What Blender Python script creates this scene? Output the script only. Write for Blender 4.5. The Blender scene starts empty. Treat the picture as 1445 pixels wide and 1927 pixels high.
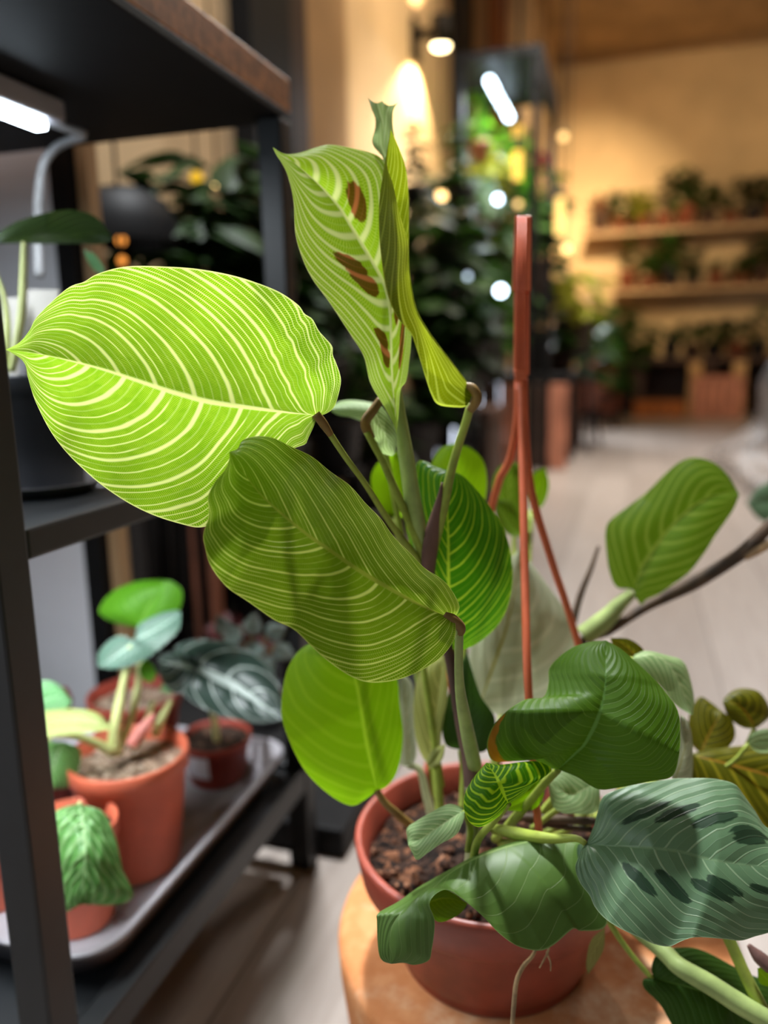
import bpy, math, random
from mathutils import Vector, Matrix
random.seed(7)
S = bpy.context.scene
COL = S.collection
IW, IH, F = 1445, 1927, 1486.0
PITCH, YAW, ROLL, CZ = math.radians(11.15), math.radians(17.5), math.radians(-1.0), 0.55
EYE = Vector((0, 0, CZ))
FW = Vector((-math.sin(YAW)*math.cos(PITCH), math.cos(YAW)*math.cos(PITCH), -math.sin(PITCH)))
_r = Vector((math.cos(YAW), math.sin(YAW), 0)); _u = _r.cross(FW)
RT = _r*math.cos(ROLL) + _u*math.sin(ROLL); UP = _u*math.cos(ROLL) - _r*math.sin(ROLL)

def ray(px, py): return FW + RT*((px-IW/2)/F) - UP*((py-IH/2)/F)
def P(px, py, d): return EYE + ray(px, py)*d
def onz(px, py, z): a = ray(px, py); return EYE + a*((z-CZ)/a.z)
def onx(px, py, x): a = ray(px, py); return EYE + a*(x/a.x)
def ony(px, py, y): a = ray(px, py); return EYE + a*(y/a.y)
def depth(p): return (Vector(p)-EYE).dot(FW)

# ---------------------------------------------------------------- camera
cam_d = bpy.data.cameras.new('camera'); cam = bpy.data.objects.new('camera', cam_d); COL.objects.link(cam)
m = Matrix((RT, UP, -FW)).transposed().to_4x4(); m.translation = EYE; cam.matrix_world = m
cam_d.sensor_fit = 'VERTICAL'; cam_d.sensor_height = 36.0; cam_d.sensor_width = 27.0
cam_d.lens = 36.0*F/IH; cam_d.clip_start = 0.01; cam_d.clip_end = 60
cam_d.dof.use_dof = True; cam_d.dof.focus_distance = 0.352; cam_d.dof.aperture_fstop = 3.8
S.camera = cam
S.view_settings.view_transform = 'Standard'; S.view_settings.look = 'None'; S.view_settings.gamma = 1.0
S.view_settings.use_curve_mapping = False; S.view_settings.exposure = 0.0
S.cycles.use_denoising = True
S.cycles.max_bounces = 8; S.cycles.sample_clamp_indirect = 4.0
S.cycles.caustics_reflective = False; S.cycles.caustics_refractive = False

# ---------------------------------------------------------------- materials
def lin(c):
    f = lambda v: v/12.92 if v <= .04045 else ((v+.055)/1.055)**2.4
    return tuple(f(v/255.0) for v in c)
def rgba(c): return (*lin(c), 1.0)

class NT:
    def __init__(s, name):
        s.m = bpy.data.materials.new(name); s.m.use_nodes = True; s.t = s.m.node_tree
        s.t.nodes.clear(); s.out = s.n('ShaderNodeOutputMaterial')
    def n(s, kind, **kw):
        x = s.t.nodes.new(kind)
        for k, v in kw.items(): setattr(x, k, v)
        return x
    def l(s, a, b): s.t.links.new(a, b)
    def setv(s, sock, v):
        if isinstance(v, bpy.types.NodeSocket): s.l(v, sock)
        else: sock.default_value = v
    def math(s, op, a, b=0.0, c=0.0, clamp=False):
        x = s.n('ShaderNodeMath', operation=op, use_clamp=clamp)
        s.setv(x.inputs[0], a); s.setv(x.inputs[1], b); s.setv(x.inputs[2], c); return x.outputs[0]
    def mix(s, fac, a, b):
        x = s.n('ShaderNodeMix', data_type='RGBA'); s.setv(x.inputs[0], fac)
        s.setv(x.inputs[6], a); s.setv(x.inputs[7], b); return x.outputs[2]
    def step(s, v, lo, hi, a=0.0, b=1.0):
        x = s.n('ShaderNodeMapRange', interpolation_type='SMOOTHSTEP')
        s.setv(x.inputs[0], v); x.inputs[1].default_value = lo; x.inputs[2].default_value = hi
        x.inputs[3].default_value = a; x.inputs[4].default_value = b; return x.outputs[0]
    def noise(s, scale, vec=None, detail=2.0, rough=.5):
        x = s.n('ShaderNodeTexNoise'); x.inputs['Scale'].default_value = scale
        x.inputs['Detail'].default_value = detail; x.inputs['Roughness'].default_value = rough
        if vec is not None: s.l(vec, x.inputs['Vector'])
        return x.outputs[0]
    def obj(s): return s.n('ShaderNodeTexCoord').outputs['Object']
    def scaled(s, vec, sc):
        x = s.n('ShaderNodeMapping'); s.l(vec, x.inputs['Vector']); x.inputs['Scale'].default_value = sc; return x.outputs[0]
    def bsdf(s, color, rough=.5, metal=0.0, spec=.5):
        x = s.n('ShaderNodeBsdfPrincipled'); s.setv(x.inputs['Base Color'], color)
        s.setv(x.inputs['Roughness'], rough); x.inputs['Metallic'].default_value = metal
        x.inputs['Specular IOR Level'].default_value = spec; return x
    def bump(s, h, strength, dist):
        x = s.n('ShaderNodeBump'); s.l(h, x.inputs['Height']); x.inputs['Strength'].default_value = strength
        x.inputs['Distance'].default_value = dist; return x.outputs[0]
    def done(s, sh): s.l(sh, s.out.inputs['Surface']); return s.m

def plain(name, c, rough=.5, metal=0.0, spec=.4, var=.12, nscale=20.0, bump=0.0, stretch=None):
    t = NT(name); v = t.obj()
    if stretch: v = t.scaled(v, stretch)
    n = t.noise(nscale, v, 4.0, .6)
    dark = tuple(x*(1-var) for x in c); lite = tuple(min(255, x*(1+var)) for x in c)
    b = t.bsdf(t.mix(t.step(n, .3, .7), rgba(dark), rgba(lite)), rough, metal, spec)
    if bump: t.l(t.bump(n, .6, bump), b.inputs['Normal'])
    return t.done(b.outputs[0])

def emit(name, c, strength):
    t = NT(name); e = t.n('ShaderNodeEmission'); e.inputs[0].default_value = rgba(c); e.inputs[1].default_value = strength
    return t.done(e.outputs[0])

def speckle(name, cols, scale, rough=.9, bump=.003):
    """granular stuff: soil, sand, weathered clay"""
    t = NT(name); v = t.n('ShaderNodeTexVoronoi'); v.inputs['Scale'].default_value = scale
    t.l(t.obj(), v.inputs['Vector'])
    sep = t.n('ShaderNodeSeparateColor'); t.l(v.outputs['Color'], sep.inputs[0])
    c = t.mix(t.step(sep.outputs[0], .3, .6), rgba(cols[0]), rgba(cols[1]))
    c = t.mix(t.step(sep.outputs[1], .72, .9), c, rgba(cols[2]))
    b = t.bsdf(c, rough, 0, .2); h = t.math('ADD', t.math('MULTIPLY', v.outputs['Distance'], -1.0), t.math('MULTIPLY', sep.outputs[2], .8))
    t.l(t.bump(h, 1.0, bump), b.inputs['Normal']); return t.done(b.outputs[0])

def leaf_mat(name, lo, hi, vein, n=34, every=4, wthick=.10, wthin=.16, tick=.8, trans=.55, tgain=1.0, fgain=1.0, rough=.45,
             spec=.35, spot=None, spotvein=None, mid=.018, midc=None, thin_amt=.85, bump=.0004, tickn=185.0, side=.37, edge=None, spoton=.9, vamt=1.0):
    """leaf blade: every colour follows the vein coordinates stored on the mesh"""
    t = NT(name)
    a1 = t.n('ShaderNodeAttribute', attribute_name='lf1'); a2 = t.n('ShaderNodeAttribute', attribute_name='lf2')
    s1 = t.n('ShaderNodeSeparateXYZ'); t.l(a1.outputs['Vector'], s1.inputs[0])
    s2 = t.n('ShaderNodeSeparateXYZ'); t.l(a2.outputs['Vector'], s2.inputs[0])
    ph, ell, g = s1.outputs; tt, vv, sp = s2.outputs
    sgn = t.math('MULTIPLY', t.math('SIGN', vv), side/n)
    av = t.math('ABSOLUTE', vv)
    cmb = t.n('ShaderNodeCombineXYZ'); t.l(t.math('MULTIPLY', ph, 9.0), cmb.inputs[0]); t.l(t.math('MULTIPLY', ell, 5.0), cmb.inputs[1]); t.l(t.math('SIGN', vv), cmb.inputs[2])
    nz = t.noise(1.0, cmb.outputs[0], 2.0)
    cb2 = t.n('ShaderNodeCombineXYZ'); t.l(t.math('MULTIPLY', ph, 60.0), cb2.inputs[0]); t.l(t.math('MULTIPLY', ell, 30.0), cb2.inputs[1]); t.l(t.math('SIGN', vv), cb2.inputs[2])
    nf = t.noise(1.0, cb2.outputs[0], 2.0)
    p = t.math('ADD', t.math('ADD', ph, sgn), t.math('MULTIPLY', t.math('SUBTRACT', nz, .5), min(.8/n, .03)))
    pn = t.math('MULTIPLY', t.math('ADD', p, 3.0), n)
    fr = t.math('SUBTRACT', t.math('FRACT', pn), .5)            # thin veins lie where |fr| -> .5
    cell = t.math('FLOOR', pn)
    tri = t.math('MULTIPLY', t.math('ABSOLUTE', fr), 2.0)
    wn = t.n('ShaderNodeTexWhiteNoise', noise_dimensions='1D'); t.l(t.math('FLOOR', t.math('ADD', pn, .5)), wn.inputs['W'])
    start = t.step(t.math('SUBTRACT', t.math('MULTIPLY', wn.outputs['Value'], .75), ell), -.02, .03, 1.0, 0.25)
    thin = t.math('MULTIPLY', t.step(tri, 1.0-wthin*1.3, 1.0-wthin*.25), start)
    pb = t.math('DIVIDE', pn, every)
    frb = t.math('MULTIPLY', t.math('ABSOLUTE', t.math('SUBTRACT', t.math('FRACT', pb), .5)), 2.0)
    taper = t.math('MULTIPLY', frb, 1.0)
    thick = t.step(taper, 1.0-wthick*1.35, 1.0-wthick*.35)
    q = t.math('ADD', ell, t.math('MULTIPLY', g, t.math('DIVIDE', fr, n)))
    jit = t.n('ShaderNodeTexWhiteNoise', noise_dimensions='1D'); t.l(cell, jit.inputs['W'])
    qa = t.math('ADD', t.math('MULTIPLY', q, tickn*6.2832), t.math('ADD', t.math('MULTIPLY', jit.outputs['Value'], 6.28), t.math('MULTIPLY', nf, 7.0)))
    tk = t.step(t.math('SINE', qa), -.6, .8)
    tk = t.math('MULTIPLY', tk, t.step(nf, .25, .55, .55, 1.0))
    big = t.noise(2.2, cmb.outputs[0], 1.0)
    field = t.mix(t.math('MULTIPLY', tk, tick), rgba(lo), rgba(hi))
    field = t.mix(t.step(big, .35, .7, 0.0, .35), field, rgba(lo))
    midm = t.step(t.math('SUBTRACT', t.math('MULTIPLY', t.math('SUBTRACT', 1.15, tt), mid), t.math('MULTIPLY', av, .36)), -.004, .004)
    vm = t.math('MAXIMUM', thick, t.math('MULTIPLY', thin, thin_amt))
    vm = t.math('MULTIPLY', vm, vamt)
    c = t.mix(vm, field, rgba(vein))
    if spot:
        sc = t.mix(t.math('MULTIPLY', vm, .8), rgba(spot), rgba(spotvein or spot))
        c = t.mix(t.step(t.math('ADD', sp, t.math('MULTIPLY', t.math('SUBTRACT', nf, .5), .55)), .38, .58, 0, spoton), c, sc)
    c = t.mix(midm, c, rgba(midc or vein))
    c = t.mix(t.step(av, .985, .995), c, rgba(edge or vein))
    def gain(k):
        x = t.n('ShaderNodeMix', data_type='RGBA', blend_type='MULTIPLY'); x.inputs[0].default_value = 1.0
        t.l(c, x.inputs[6]); x.inputs[7].default_value = (k, k, k, 1); return x.outputs[2]
    b = t.bsdf(gain(fgain), rough, 0, spec)
    tr = t.n('ShaderNodeBsdfTranslucent'); t.l(gain(tgain), tr.inputs['Color'])
    h = t.math('ADD', t.math('MULTIPLY', vm, .5), t.math('MULTIPLY', frb, -.8))
    nn = t.bump(h, .7, bump); t.l(nn, b.inputs['Normal'])
    mx = t.n('ShaderNodeMixShader'); mx.inputs[0].default_value = trans
    t.l(b.outputs[0], mx.inputs[1]); t.l(tr.outputs[0], mx.inputs[2])
    return t.done(mx.outputs[0])

# ---------------------------------------------------------------- meshes
class MB:
    def __init__(s): s.v = []; s.f = []
    def add(s, vs, fs):
        k = len(s.v); s.v += [Vector(x) for x in vs]; s.f += [tuple(i+k for i in f) for f in fs]; return s
    def box(s, lo, hi, rz=0.0, c=None):
        x0, y0, z0 = lo; x1, y1, z1 = hi
        vs = [Vector(q) for q in ((x0,y0,z0),(x1,y0,z0),(x1,y1,z0),(x0,y1,z0),(x0,y0,z1),(x1,y0,z1),(x1,y1,z1),(x0,y1,z1))]
        if rz:
            c = Vector(c or ((x0+x1)/2,(y0+y1)/2,0)); R = Matrix.Rotation(rz, 3, 'Z')
            vs = [R @ (q-c) + c for q in vs]
        return s.add(vs, [(0,3,2,1),(4,5,6,7),(0,1,5,4),(1,2,6,5),(2,3,7,6),(3,0,4,7)])
    def lathe(s, prof, c=(0,0,0), n=48, wob=0.0):
        vs, fs = [], []
        for r, z in prof:
            for i in range(n):
                a = 2*math.pi*i/n; k = 1+wob*math.sin(3*a+z*40)
                vs.append((c[0]+r*k*math.cos(a), c[1]+r*k*math.sin(a), c[2]+z))
        for j in range(len(prof)-1):
            for i in range(n):
                a, b = j*n+i, j*n+(i+1) % n; fs.append((a, b, b+n, a+n))
        return s.add(vs, fs)
    def tube(s, pts, rad, n=10, flat=1.0, cap=True):
        pts = [Vector(p) for p in pts]; k = len(pts)
        if not hasattr(rad, '__len__'): rad = [rad]*k
        vs, fs = [], []; prev = None
        for i, p in enumerate(pts):
            tg = (pts[min(i+1, k-1)]-pts[max(i-1, 0)]).normalized()
            if prev is None:
                prev = tg.orthogonal().normalized()
            a = (prev - tg*prev.dot(tg)).normalized(); prev = a; b = tg.cross(a)
            for j in range(n):
                th = 2*math.pi*j/n; vs.append(p + a*math.cos(th)*rad[i] + b*math.sin(th)*rad[i]*flat)
        for i in range(k-1):
            for j in range(n):
                q, w = i*n+j, i*n+(j+1) % n; fs.append((q, w, w+n, q+n))
        if cap: fs += [tuple(range(n))[::-1], tuple(range((k-1)*n, k*n))]
        return s.add(vs, fs)
    def ball(s, c, r, n=12, sq=(1,1,1)):
        prof = [(max(1e-4, math.sin(math.pi*i/n)), -math.cos(math.pi*i/n)) for i in range(n+1)]
        k = len(s.v); s.lathe(prof, (0,0,0), n*2)
        for i in range(k, len(s.v)): q = s.v[i]; s.v[i] = Vector((c[0]+q.x*r*sq[0], c[1]+q.y*r*sq[1], c[2]+q.z*r*sq[2]))
        return s

def worldloc(o):
    p = Vector(o.location)
    while o.parent: o = o.parent; p += Vector(o.location)
    return p
def obj(name, mb, mat, parent=None, smooth=True, bevel=0.0, attrs=None, local=False):
    off = Vector() if (parent is None or local) else worldloc(parent)
    me = bpy.data.meshes.new(name); me.from_pydata([tuple(v-off) for v in mb.v], [], mb.f); me.update()
    if attrs:
        for k, vals in attrs.items():
            a = me.attributes.new(k, 'FLOAT_VECTOR', 'POINT'); a.data.foreach_set('vector', [c for v in vals for c in v])
    me.materials.append(mat)
    if smooth:
        for p in me.polygons: p.use_smooth = True
    o = bpy.data.objects.new(name, me); COL.objects.link(o)
    if parent: o.parent = parent
    if bevel:
        b = o.modifiers.new('edge', 'BEVEL'); b.width = bevel; b.segments = 2; b.limit_method = 'ANGLE'
    return o
def tag(o, label=None, cat=None, group=None, kind=None):
    if label: o['label'] = label
    if cat: o['category'] = cat
    if group: o['group'] = group
    if kind: o['kind'] = kind
    return o
def thing(name, label, cat, loc=(0,0,0), group=None):
    o = bpy.data.objects.new(name, None); o.empty_display_size = .02; COL.objects.link(o); o.location = loc
    return tag(o, label, cat, group)
def structure(o): o['kind'] = 'structure'; return o

def smooth_pts(pts, n):
    """Catmull-Rom through pts (any dimension), n+1 samples at equal arc length"""
    pts = [Vector(p) for p in pts]
    if len(pts) == 2: return [pts[0].lerp(pts[1], i/n) for i in range(n+1)]
    ext = [pts[0]*2-pts[1]] + pts + [pts[-1]*2-pts[-2]]; d = []
    for i in range(1, len(ext)-2):
        a, b, c, e = ext[i-1:i+3]
        for j in range(14):
            t = j/14; d.append(.5*((2*b)+(c-a)*t+(2*a-5*b+4*c-e)*t*t+(3*b-a-3*c+e)*t**3))
    d.append(pts[-1]); L = [0.0]
    for i in range(1, len(d)): L.append(L[-1]+(d[i]-d[i-1]).length)
    out, k = [], 0
    for i in range(n+1):
        t = L[-1]*i/n
        while k < len(L)-2 and L[k+1] < t: k += 1
        w = (t-L[k])/max(1e-9, L[k+1]-L[k]); out.append(d[k].lerp(d[k+1], min(1, max(0, w))))
    return out
def along(vals, t):
    if not hasattr(vals, '__len__'): return vals
    x = t*(len(vals)-1); i = min(len(vals)-2, int(x)) if len(vals) > 1 else 0
    return vals[0] if len(vals) == 1 else vals[i]+(vals[i+1]-vals[i])*(x-i)
def line3(pts, d, n):
    s = smooth_pts([(x, y) for x, y in pts], n)
    return [P(q[0], q[1], along(d, i/n)) for i, q in enumerate(s)]

def blade(name, mat, parent, M, A, B, dm, da, db, arch=0.0, arch2=None, wave=0.0, wk=9, spots=(), nt=90, nv=22, sh=(.25, .25), shb=None, pucker=0.0, label=None, aspect=None, world=False):
    """leaf blade from its midrib M and its two margins A and B, all base -> tip"""
    if world: lm, la, lb = (smooth_pts(q, nt) for q in (M, A, B))
    else: lm, la, lb = line3(M, dm, nt), line3(A, da, nt), line3(B, db, nt)
    arch2 = arch if arch2 is None else arch2
    L = sum((lm[i+1]-lm[i]).length for i in range(nt))
    W = max((la[i]-lm[i]).length for i in range(nt)); W2 = max((lb[i]-lm[i]).length for i in range(nt))
    asp = aspect or max(.12, (W+W2)/2/max(L, 1e-6))
    mb = MB(); a1, a2 = [], []
    K = 40; SH = [tuple(q)+(0.0,)*(3-len(q)) for q in (sh, shb or sh)]; EL = []
    for q in SH:
        e = [0.0]
        for i in range(K): e.append(e[-1]+math.hypot(asp, q[0]+2*q[1]*(i+.5)/K+3*q[2]*((i+.5)/K)**2)/K)
        EL.append(e)
    for i in range(nt+1):
        t = i/nt; tg = (lm[min(nt, i+1)]-lm[max(0, i-1)])
        for j in range(-nv, nv+1):
            v = j/nv; w = abs(v); side = la[i] if j < 0 else lb[i]
            cr = (lb[i]-la[i]); nrm = tg.cross(cr)
            nrm = nrm.normalized() if nrm.length > 1e-12 else -FW
            if nrm.dot(EYE-lm[i]) < 0: nrm = -nrm
            p = lm[i].lerp(side, w)
            hw = (side-lm[i]).length
            p = p + nrm*((arch if j < 0 else arch2)*hw*math.sin(math.pi*w**.9))
            if wave: p = p + nrm*(wave*w*w*math.sin(wk*6.283*t+(1.7 if j < 0 else 0))*min(1, hw/.02))
            h, ells = (SH[0], EL[0]) if j < 0 else (SH[1], EL[1])
            s = h[0]+2*h[1]*w+3*h[2]*w*w; nm = math.hypot(asp, s)
            x = w*K; e0 = min(K-1, int(x)); ell = ells[e0]+(ells[e0+1]-ells[e0])*(x-e0)
            ph = t-(h[0]*w+h[1]*w*w+h[2]*w**3)
            if pucker: p = p + nrm*(pucker*math.sin(44*ph)*math.sin(30*ell+4*math.sin(11*ph))*min(1, 6*w)*min(1, 8*(1-w)))
            mb.v.append(p)
            sv = 0.0
            for (st, sg, rt, rv) in spots:      # st along the midrib (vein phase), sg signed place across
                dd = ((ph-st)/rt)**2+((v-sg)/rv)**2
                sv = max(sv, 1.0-.5*dd)
            a1.append((ph, ell, s/nm)); a2.append((t, v, max(0, sv)))
    w = 2*nv+1
    for i in range(nt):
        for j in range(w-1):
            q = i*w+j; mb.f.append((q, q+1, q+w+1, q+w))
    o = obj(name, mb, mat, parent, attrs={'lf1': a1, 'lf2': a2})
    if label: o['label'] = label
    return o
def stalk(name, mat, parent, pts, d, rpx, n=24, sides=10, flat=1.0, label=None):
    l = line3(pts, d, n); rr = [along(rpx, i/n)*depth(l[i])/F for i in range(n+1)]
    o = obj(name, MB().tube(l, rr, sides, flat), mat, parent)
    if label: o['label'] = label
    return o
# ================================================================ the potted plant in front
M_glow = leaf_mat('leaf_backlit_bright', (112,168,8), (180,218,60), (236,250,150), n=32, every=4, wthick=.135, wthin=.24, tick=.95, trans=.80, tgain=1.0, fgain=.6, mid=.009)
M_shade = leaf_mat('leaf_backlit_olive', (108,146,12), (158,192,44), (222,236,120), n=34, every=4, wthick=.11, wthin=.2, tick=.9, trans=.76, tgain=.95, fgain=.7, mid=.013, midc=(160,176,60))
M_spot = leaf_mat('leaf_backlit_spotted', (150,200,16), (190,222,70), (228,244,150), n=26, every=2, wthick=.32, wthin=.2, tick=.9, trans=.78, tgain=1.0, fgain=.6, spot=(92,44,10), spotvein=(196,92,40), mid=.02, tickn=110, thin_amt=.6)
M_fold = leaf_mat('leaf_folded_olive', (130,146,8), (156,168,24), (182,196,64), n=22, every=2, wthick=.25, wthin=.2, tick=.5, trans=.72, tgain=1.0, fgain=.7, mid=.012, tickn=110)
M_deep = leaf_mat('leaf_deep_green', (52,112,6), (78,140,16), (152,184,40), n=22, every=2, wthick=.16, wthin=.14, tick=.3, trans=.6, tgain=1.0, fgain=.9, rough=.38, mid=.014)
M_lime = leaf_mat('leaf_lime', (116,164,8), (130,176,14), (148,190,34), n=16, every=2, wthick=.3, wthin=.1, tick=.15, trans=.75, tgain=1.0, fgain=.85, thin_amt=.3, vamt=.32)
M_stripe = leaf_mat('leaf_young_striped', (70,134,4), (104,168,8), (196,232,44), n=20, every=2, wthick=.34, wthin=.1, tick=.3, trans=.65, tgain=1.0, fgain=1.0, thin_amt=.3, mid=.02)
M_dark = leaf_mat('leaf_dark_top', (44,76,14), (52,86,22), (72,106,52), n=24, every=2, wthick=.10, wthin=.08, tick=.2, trans=.3, tgain=.9, fgain=.9, rough=.5, spec=.25, spot=(22,46,22), mid=.010, midc=(84,122,50), vamt=.6)
M_brownedge = leaf_mat('leaf_dark_browned', (64,98,10), (74,110,16), (98,128,44), n=32, every=2, wthick=.08, wthin=.08, tick=.2, trans=.3, tgain=1.0, fgain=1.0, rough=.5, spec=.25, spot=(150,96,10), mid=.010, midc=(84,122,50), vamt=.6)
M_sheen = leaf_mat('leaf_grey_green_top', (100,134,96), (114,146,108), (160,186,146), n=22, every=2, wthick=.10, wthin=.08, tick=.25, trans=.25, tgain=.7, fgain=.9, rough=.42, spec=.5, spot=(24,52,32), mid=.008, midc=(120,152,110), bump=.0005, vamt=.7)
M_drape = leaf_mat('leaf_draped_green', (86,118,50), (98,130,58), (136,160,96), n=8, every=1, wthick=.035, wthin=.01, tick=.1, trans=.25, tgain=.9, fgain=.9, rough=.45, spec=.4, spot=(46,72,50), mid=.008, vamt=.6)
M_pale = leaf_mat('leaf_pale_underside', (176,184,152), (186,192,162), (196,202,172), n=10, every=2, wthick=.2, wthin=.06, tick=.1, trans=.35, tgain=1.0, fgain=1.0, rough=.6, spec=.15, mid=.012, midc=(158,152,72), bump=.0012)
M_palegreen = leaf_mat('leaf_pale_green', (146,180,118), (158,190,130), (196,216,160), n=16, every=2, wthick=.25, wthin=.12, tick=.3, trans=.45, tgain=1.0, fgain=.95, rough=.5)
M_cream = leaf_mat('leaf_yellowing', (150,156,82), (166,170,96), (186,186,110), n=12, every=2, wthick=.2, wthin=.08, tick=.1, trans=.45, tgain=1.0, fgain=.9, rough=.55)
M_grassy = leaf_mat('leaf_mid_green', (96,134,20), (108,146,30), (138,168,58), n=16, every=2, wthick=.3, wthin=.1, tick=.2, trans=.6, tgain=1.0, fgain=.9, thin_amt=.3, vamt=.8)
M_olive = leaf_mat('leaf_olive', (92,96,6), (104,108,10), (150,146,30), n=12, every=2, wthick=.25, wthin=.1, tick=.2, trans=.45, tgain=.9, fgain=.75, mid=.016, midc=(170,130,40))
M_unfurl = leaf_mat('leaf_unfurling', (150,178,104), (168,192,124), (186,208,146), n=14, every=2, wthick=.3, wthin=.15, tick=.4, trans=.5, tgain=1.0, fgain=.9)
M_stem = plain('stem_green', (146,160,66), .5, 0, .3, .10, 60)
M_stemlight = plain('stem_pale_green', (154,172,104), .5, 0, .3, .08, 60)
M_stemgrey = plain('stem_grey_green', (142,142,104), .55, 0, .3, .15, 50, stretch=(1,1,.15))
M_pulv = plain('pulvinus_brown', (124,98,50), .5, 0, .3, .15, 60)
M_sheath = plain('sheath_purple_brown', (98,72,66), .5, 0, .3, .25, 60, stretch=(1,1,.2))
M_branch = plain('branch_brown', (74,58,44), .6, 0, .3, .3, 60)
M_dry = plain('dried_tan', (176,146,110), .8, 0, .1, .2, 80)
M_pot = plain('pot_terracotta_plastic', (140,64,48), .40, 0, .45, .12, 26)
M_hang = plain('hanger_terracotta_plastic', (216,108,72), .42, 0, .4, .06, 30)
M_soil = speckle('potting_soil', ((26,18,14), (50,34,26), (110,72,50)), 190, .95, .004)
M_clay = NT('stool_clay')
_n1 = M_clay.noise(14, None, 4, .6); _n2 = M_clay.noise(60, M_clay.obj(), 4, .65)
_c = M_clay.mix(M_clay.step(_n2, .35, .75), rgba((190,122,74)), rgba((206,144,96)))
_c = M_clay.mix(M_clay.step(M_clay.noise(9, M_clay.obj(), 5, .7), .52, .7, 0, .75), _c, rgba((228,200,166)))
_b = M_clay.bsdf(_c, .75, 0, .2); M_clay.l(M_clay.bump(_n2, .5, .002), _b.inputs['Normal']); M_clay = M_clay.done(_b.outputs[0])

PC = Vector((-.076, .467, .157))        # centre of the pot's foot
stool = obj('drum_stool', MB().lathe([(0,0),(.112,0),(.116,.004),(.131,.07),(.138,.13),(.139,.148),(.137,.1535),(.132,.1563),(0,.1565)], (-.052,.502,0), 96), M_clay)
tag(stool, 'round orange terracotta drum carrying the big potted plant', 'stool')

plant = thing('prayer_plant', 'large potted plant with glowing striped leaves on the round terracotta drum', 'plant', PC)
pot = obj('pot', MB().lathe([(0,.001),(.056,.001),(.0605,.0),(.0615,.002),(.0615,.006),(.064,.009),(.0675,.018),(.0765,.050),(.0800,.0575),(.0845,.0585),(.0868,.061),(.0905,.081),(.0908,.0845),(.0888,.087),(.0858,.085),(.0835,.066),(.079,.056)], PC, 96), M_pot, plant)
mb = MB()
rng = random.Random(3); rings = 26; nn = 72
for i in range(rings+1):
    for j in range(nn):
        r = .0825*i/rings; a = 2*math.pi*j/nn
        z = .064+.010*math.exp(-(r/.05)**2)+rng.uniform(-.0028,.0028)*(1 if i else 0)
        mb.v.append(PC+Vector((r*math.cos(a), r*math.sin(a), z)))
for i in range(rings):
    for j in range(nn):
        a, b = i*nn+j, i*nn+(j+1) % nn; mb.f.append((a, b, b+nn, a+nn))
soil = obj('soil', mb, M_soil, plant)
mb = MB()
for k in range(150):
    r = .079*math.sqrt(rng.random()); a = rng.random()*6.283; s = rng.uniform(.0012,.0038)
    mb.ball(PC+Vector((r*math.cos(a), r*math.sin(a), .065+.010*math.exp(-(r/.05)**2)+s*.3)), s, 4, (rng.uniform(.7,1.5), rng.uniform(.7,1.5), rng.uniform(.5,1)))
M_bark = speckle('bark_chips', ((44,28,20), (84,54,38), (140,100,76)), 260, .9, .001)
tag(obj('bark_chips', mb, M_bark, soil, smooth=False), kind='stuff')

# hanger: a flat hook strip over three rods clipped to the rim
hgr = bpy.data.objects.new('hanger', None); COL.objects.link(hgr); hgr.parent = plant
top_d = .475
def hstrip(y0, y1, x0a, x1a, x0b, x1b, th, d):
    mb = MB(); vs = []
    for (yy, xa, xb) in ((y0, x0a, x1a), (y1, x0b, x1b)):
        for (xx, dd) in ((xa, d), (xb, d), (xb, d+th), (xa, d+th)): vs.append(P(xx, yy, dd))
    return mb.add(vs, [(0,1,2,3)[::-1], (4,5,6,7), (0,1,5,4), (1,2,6,5), (2,3,7,6), (3,0,4,7)])
a = obj('hook_strap', hstrip(406, 548, 969, 1000, 963, 999, .004, top_d-.002), M_hang, hgr, False, .0006)
a = obj('hook_strap', hstrip(540, 706, 967, 997, 966, 996, .006, top_d+.001), M_hang, hgr, False, .0006)
mb = MB()
for k, x in enumerate((974, 980.5, 987)):
    mb.tube([P(x+2, 408, top_d-.0024), P(x-1, 548, top_d-.0024), P(x-1, 700, top_d+.0008)], .0006, 6)
obj('ridge', mb, M_hang, hgr)
obj('collar', hstrip(694, 716, 966, 993, 968, 992, .008, top_d), M_hang, hgr, False, .0012)
def rim(ang): return PC+Vector((.0905*math.cos(ang), .0905*math.sin(ang), .082))
j0 = P(981, 712, top_d+.003)
for pts, dd, ang in (([(981,712),(983,820),(984,900),(988,1100),(995,1310)], [.478,.474,.468,.45,.432], math.radians(-62)),
                     ([(976,712),(972,800),(955,880),(928,945)], [.48,.485,.495,.505], math.radians(133)),
                     ([(985,712),(988,800),(1000,925),(1040,1062),(1080,1185)], [.48,.482,.488,.497,.507], math.radians(18))):
    l = [P(x, y, z) for (x, y), z in zip(pts, dd)] + [rim(ang)+Vector((0,0,.004)), rim(ang)+Vector((0,0,-.004))]
    l = smooth_pts(l, 40)
    obj('rod', MB().tube(l, [.0026-.0006*i/40 for i in range(41)], 10), M_hang, hgr)

# ---- leaves (outlines in the photograph's frame, each at its own distance)
L = {}
def leaf(key, mat, M, A, B, dm, da, db, label=None, **kw):
    o = blade('leaf', mat, plant, M, A, B, dm, da, db, label=label, **kw); L[key] = o; return o

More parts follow.
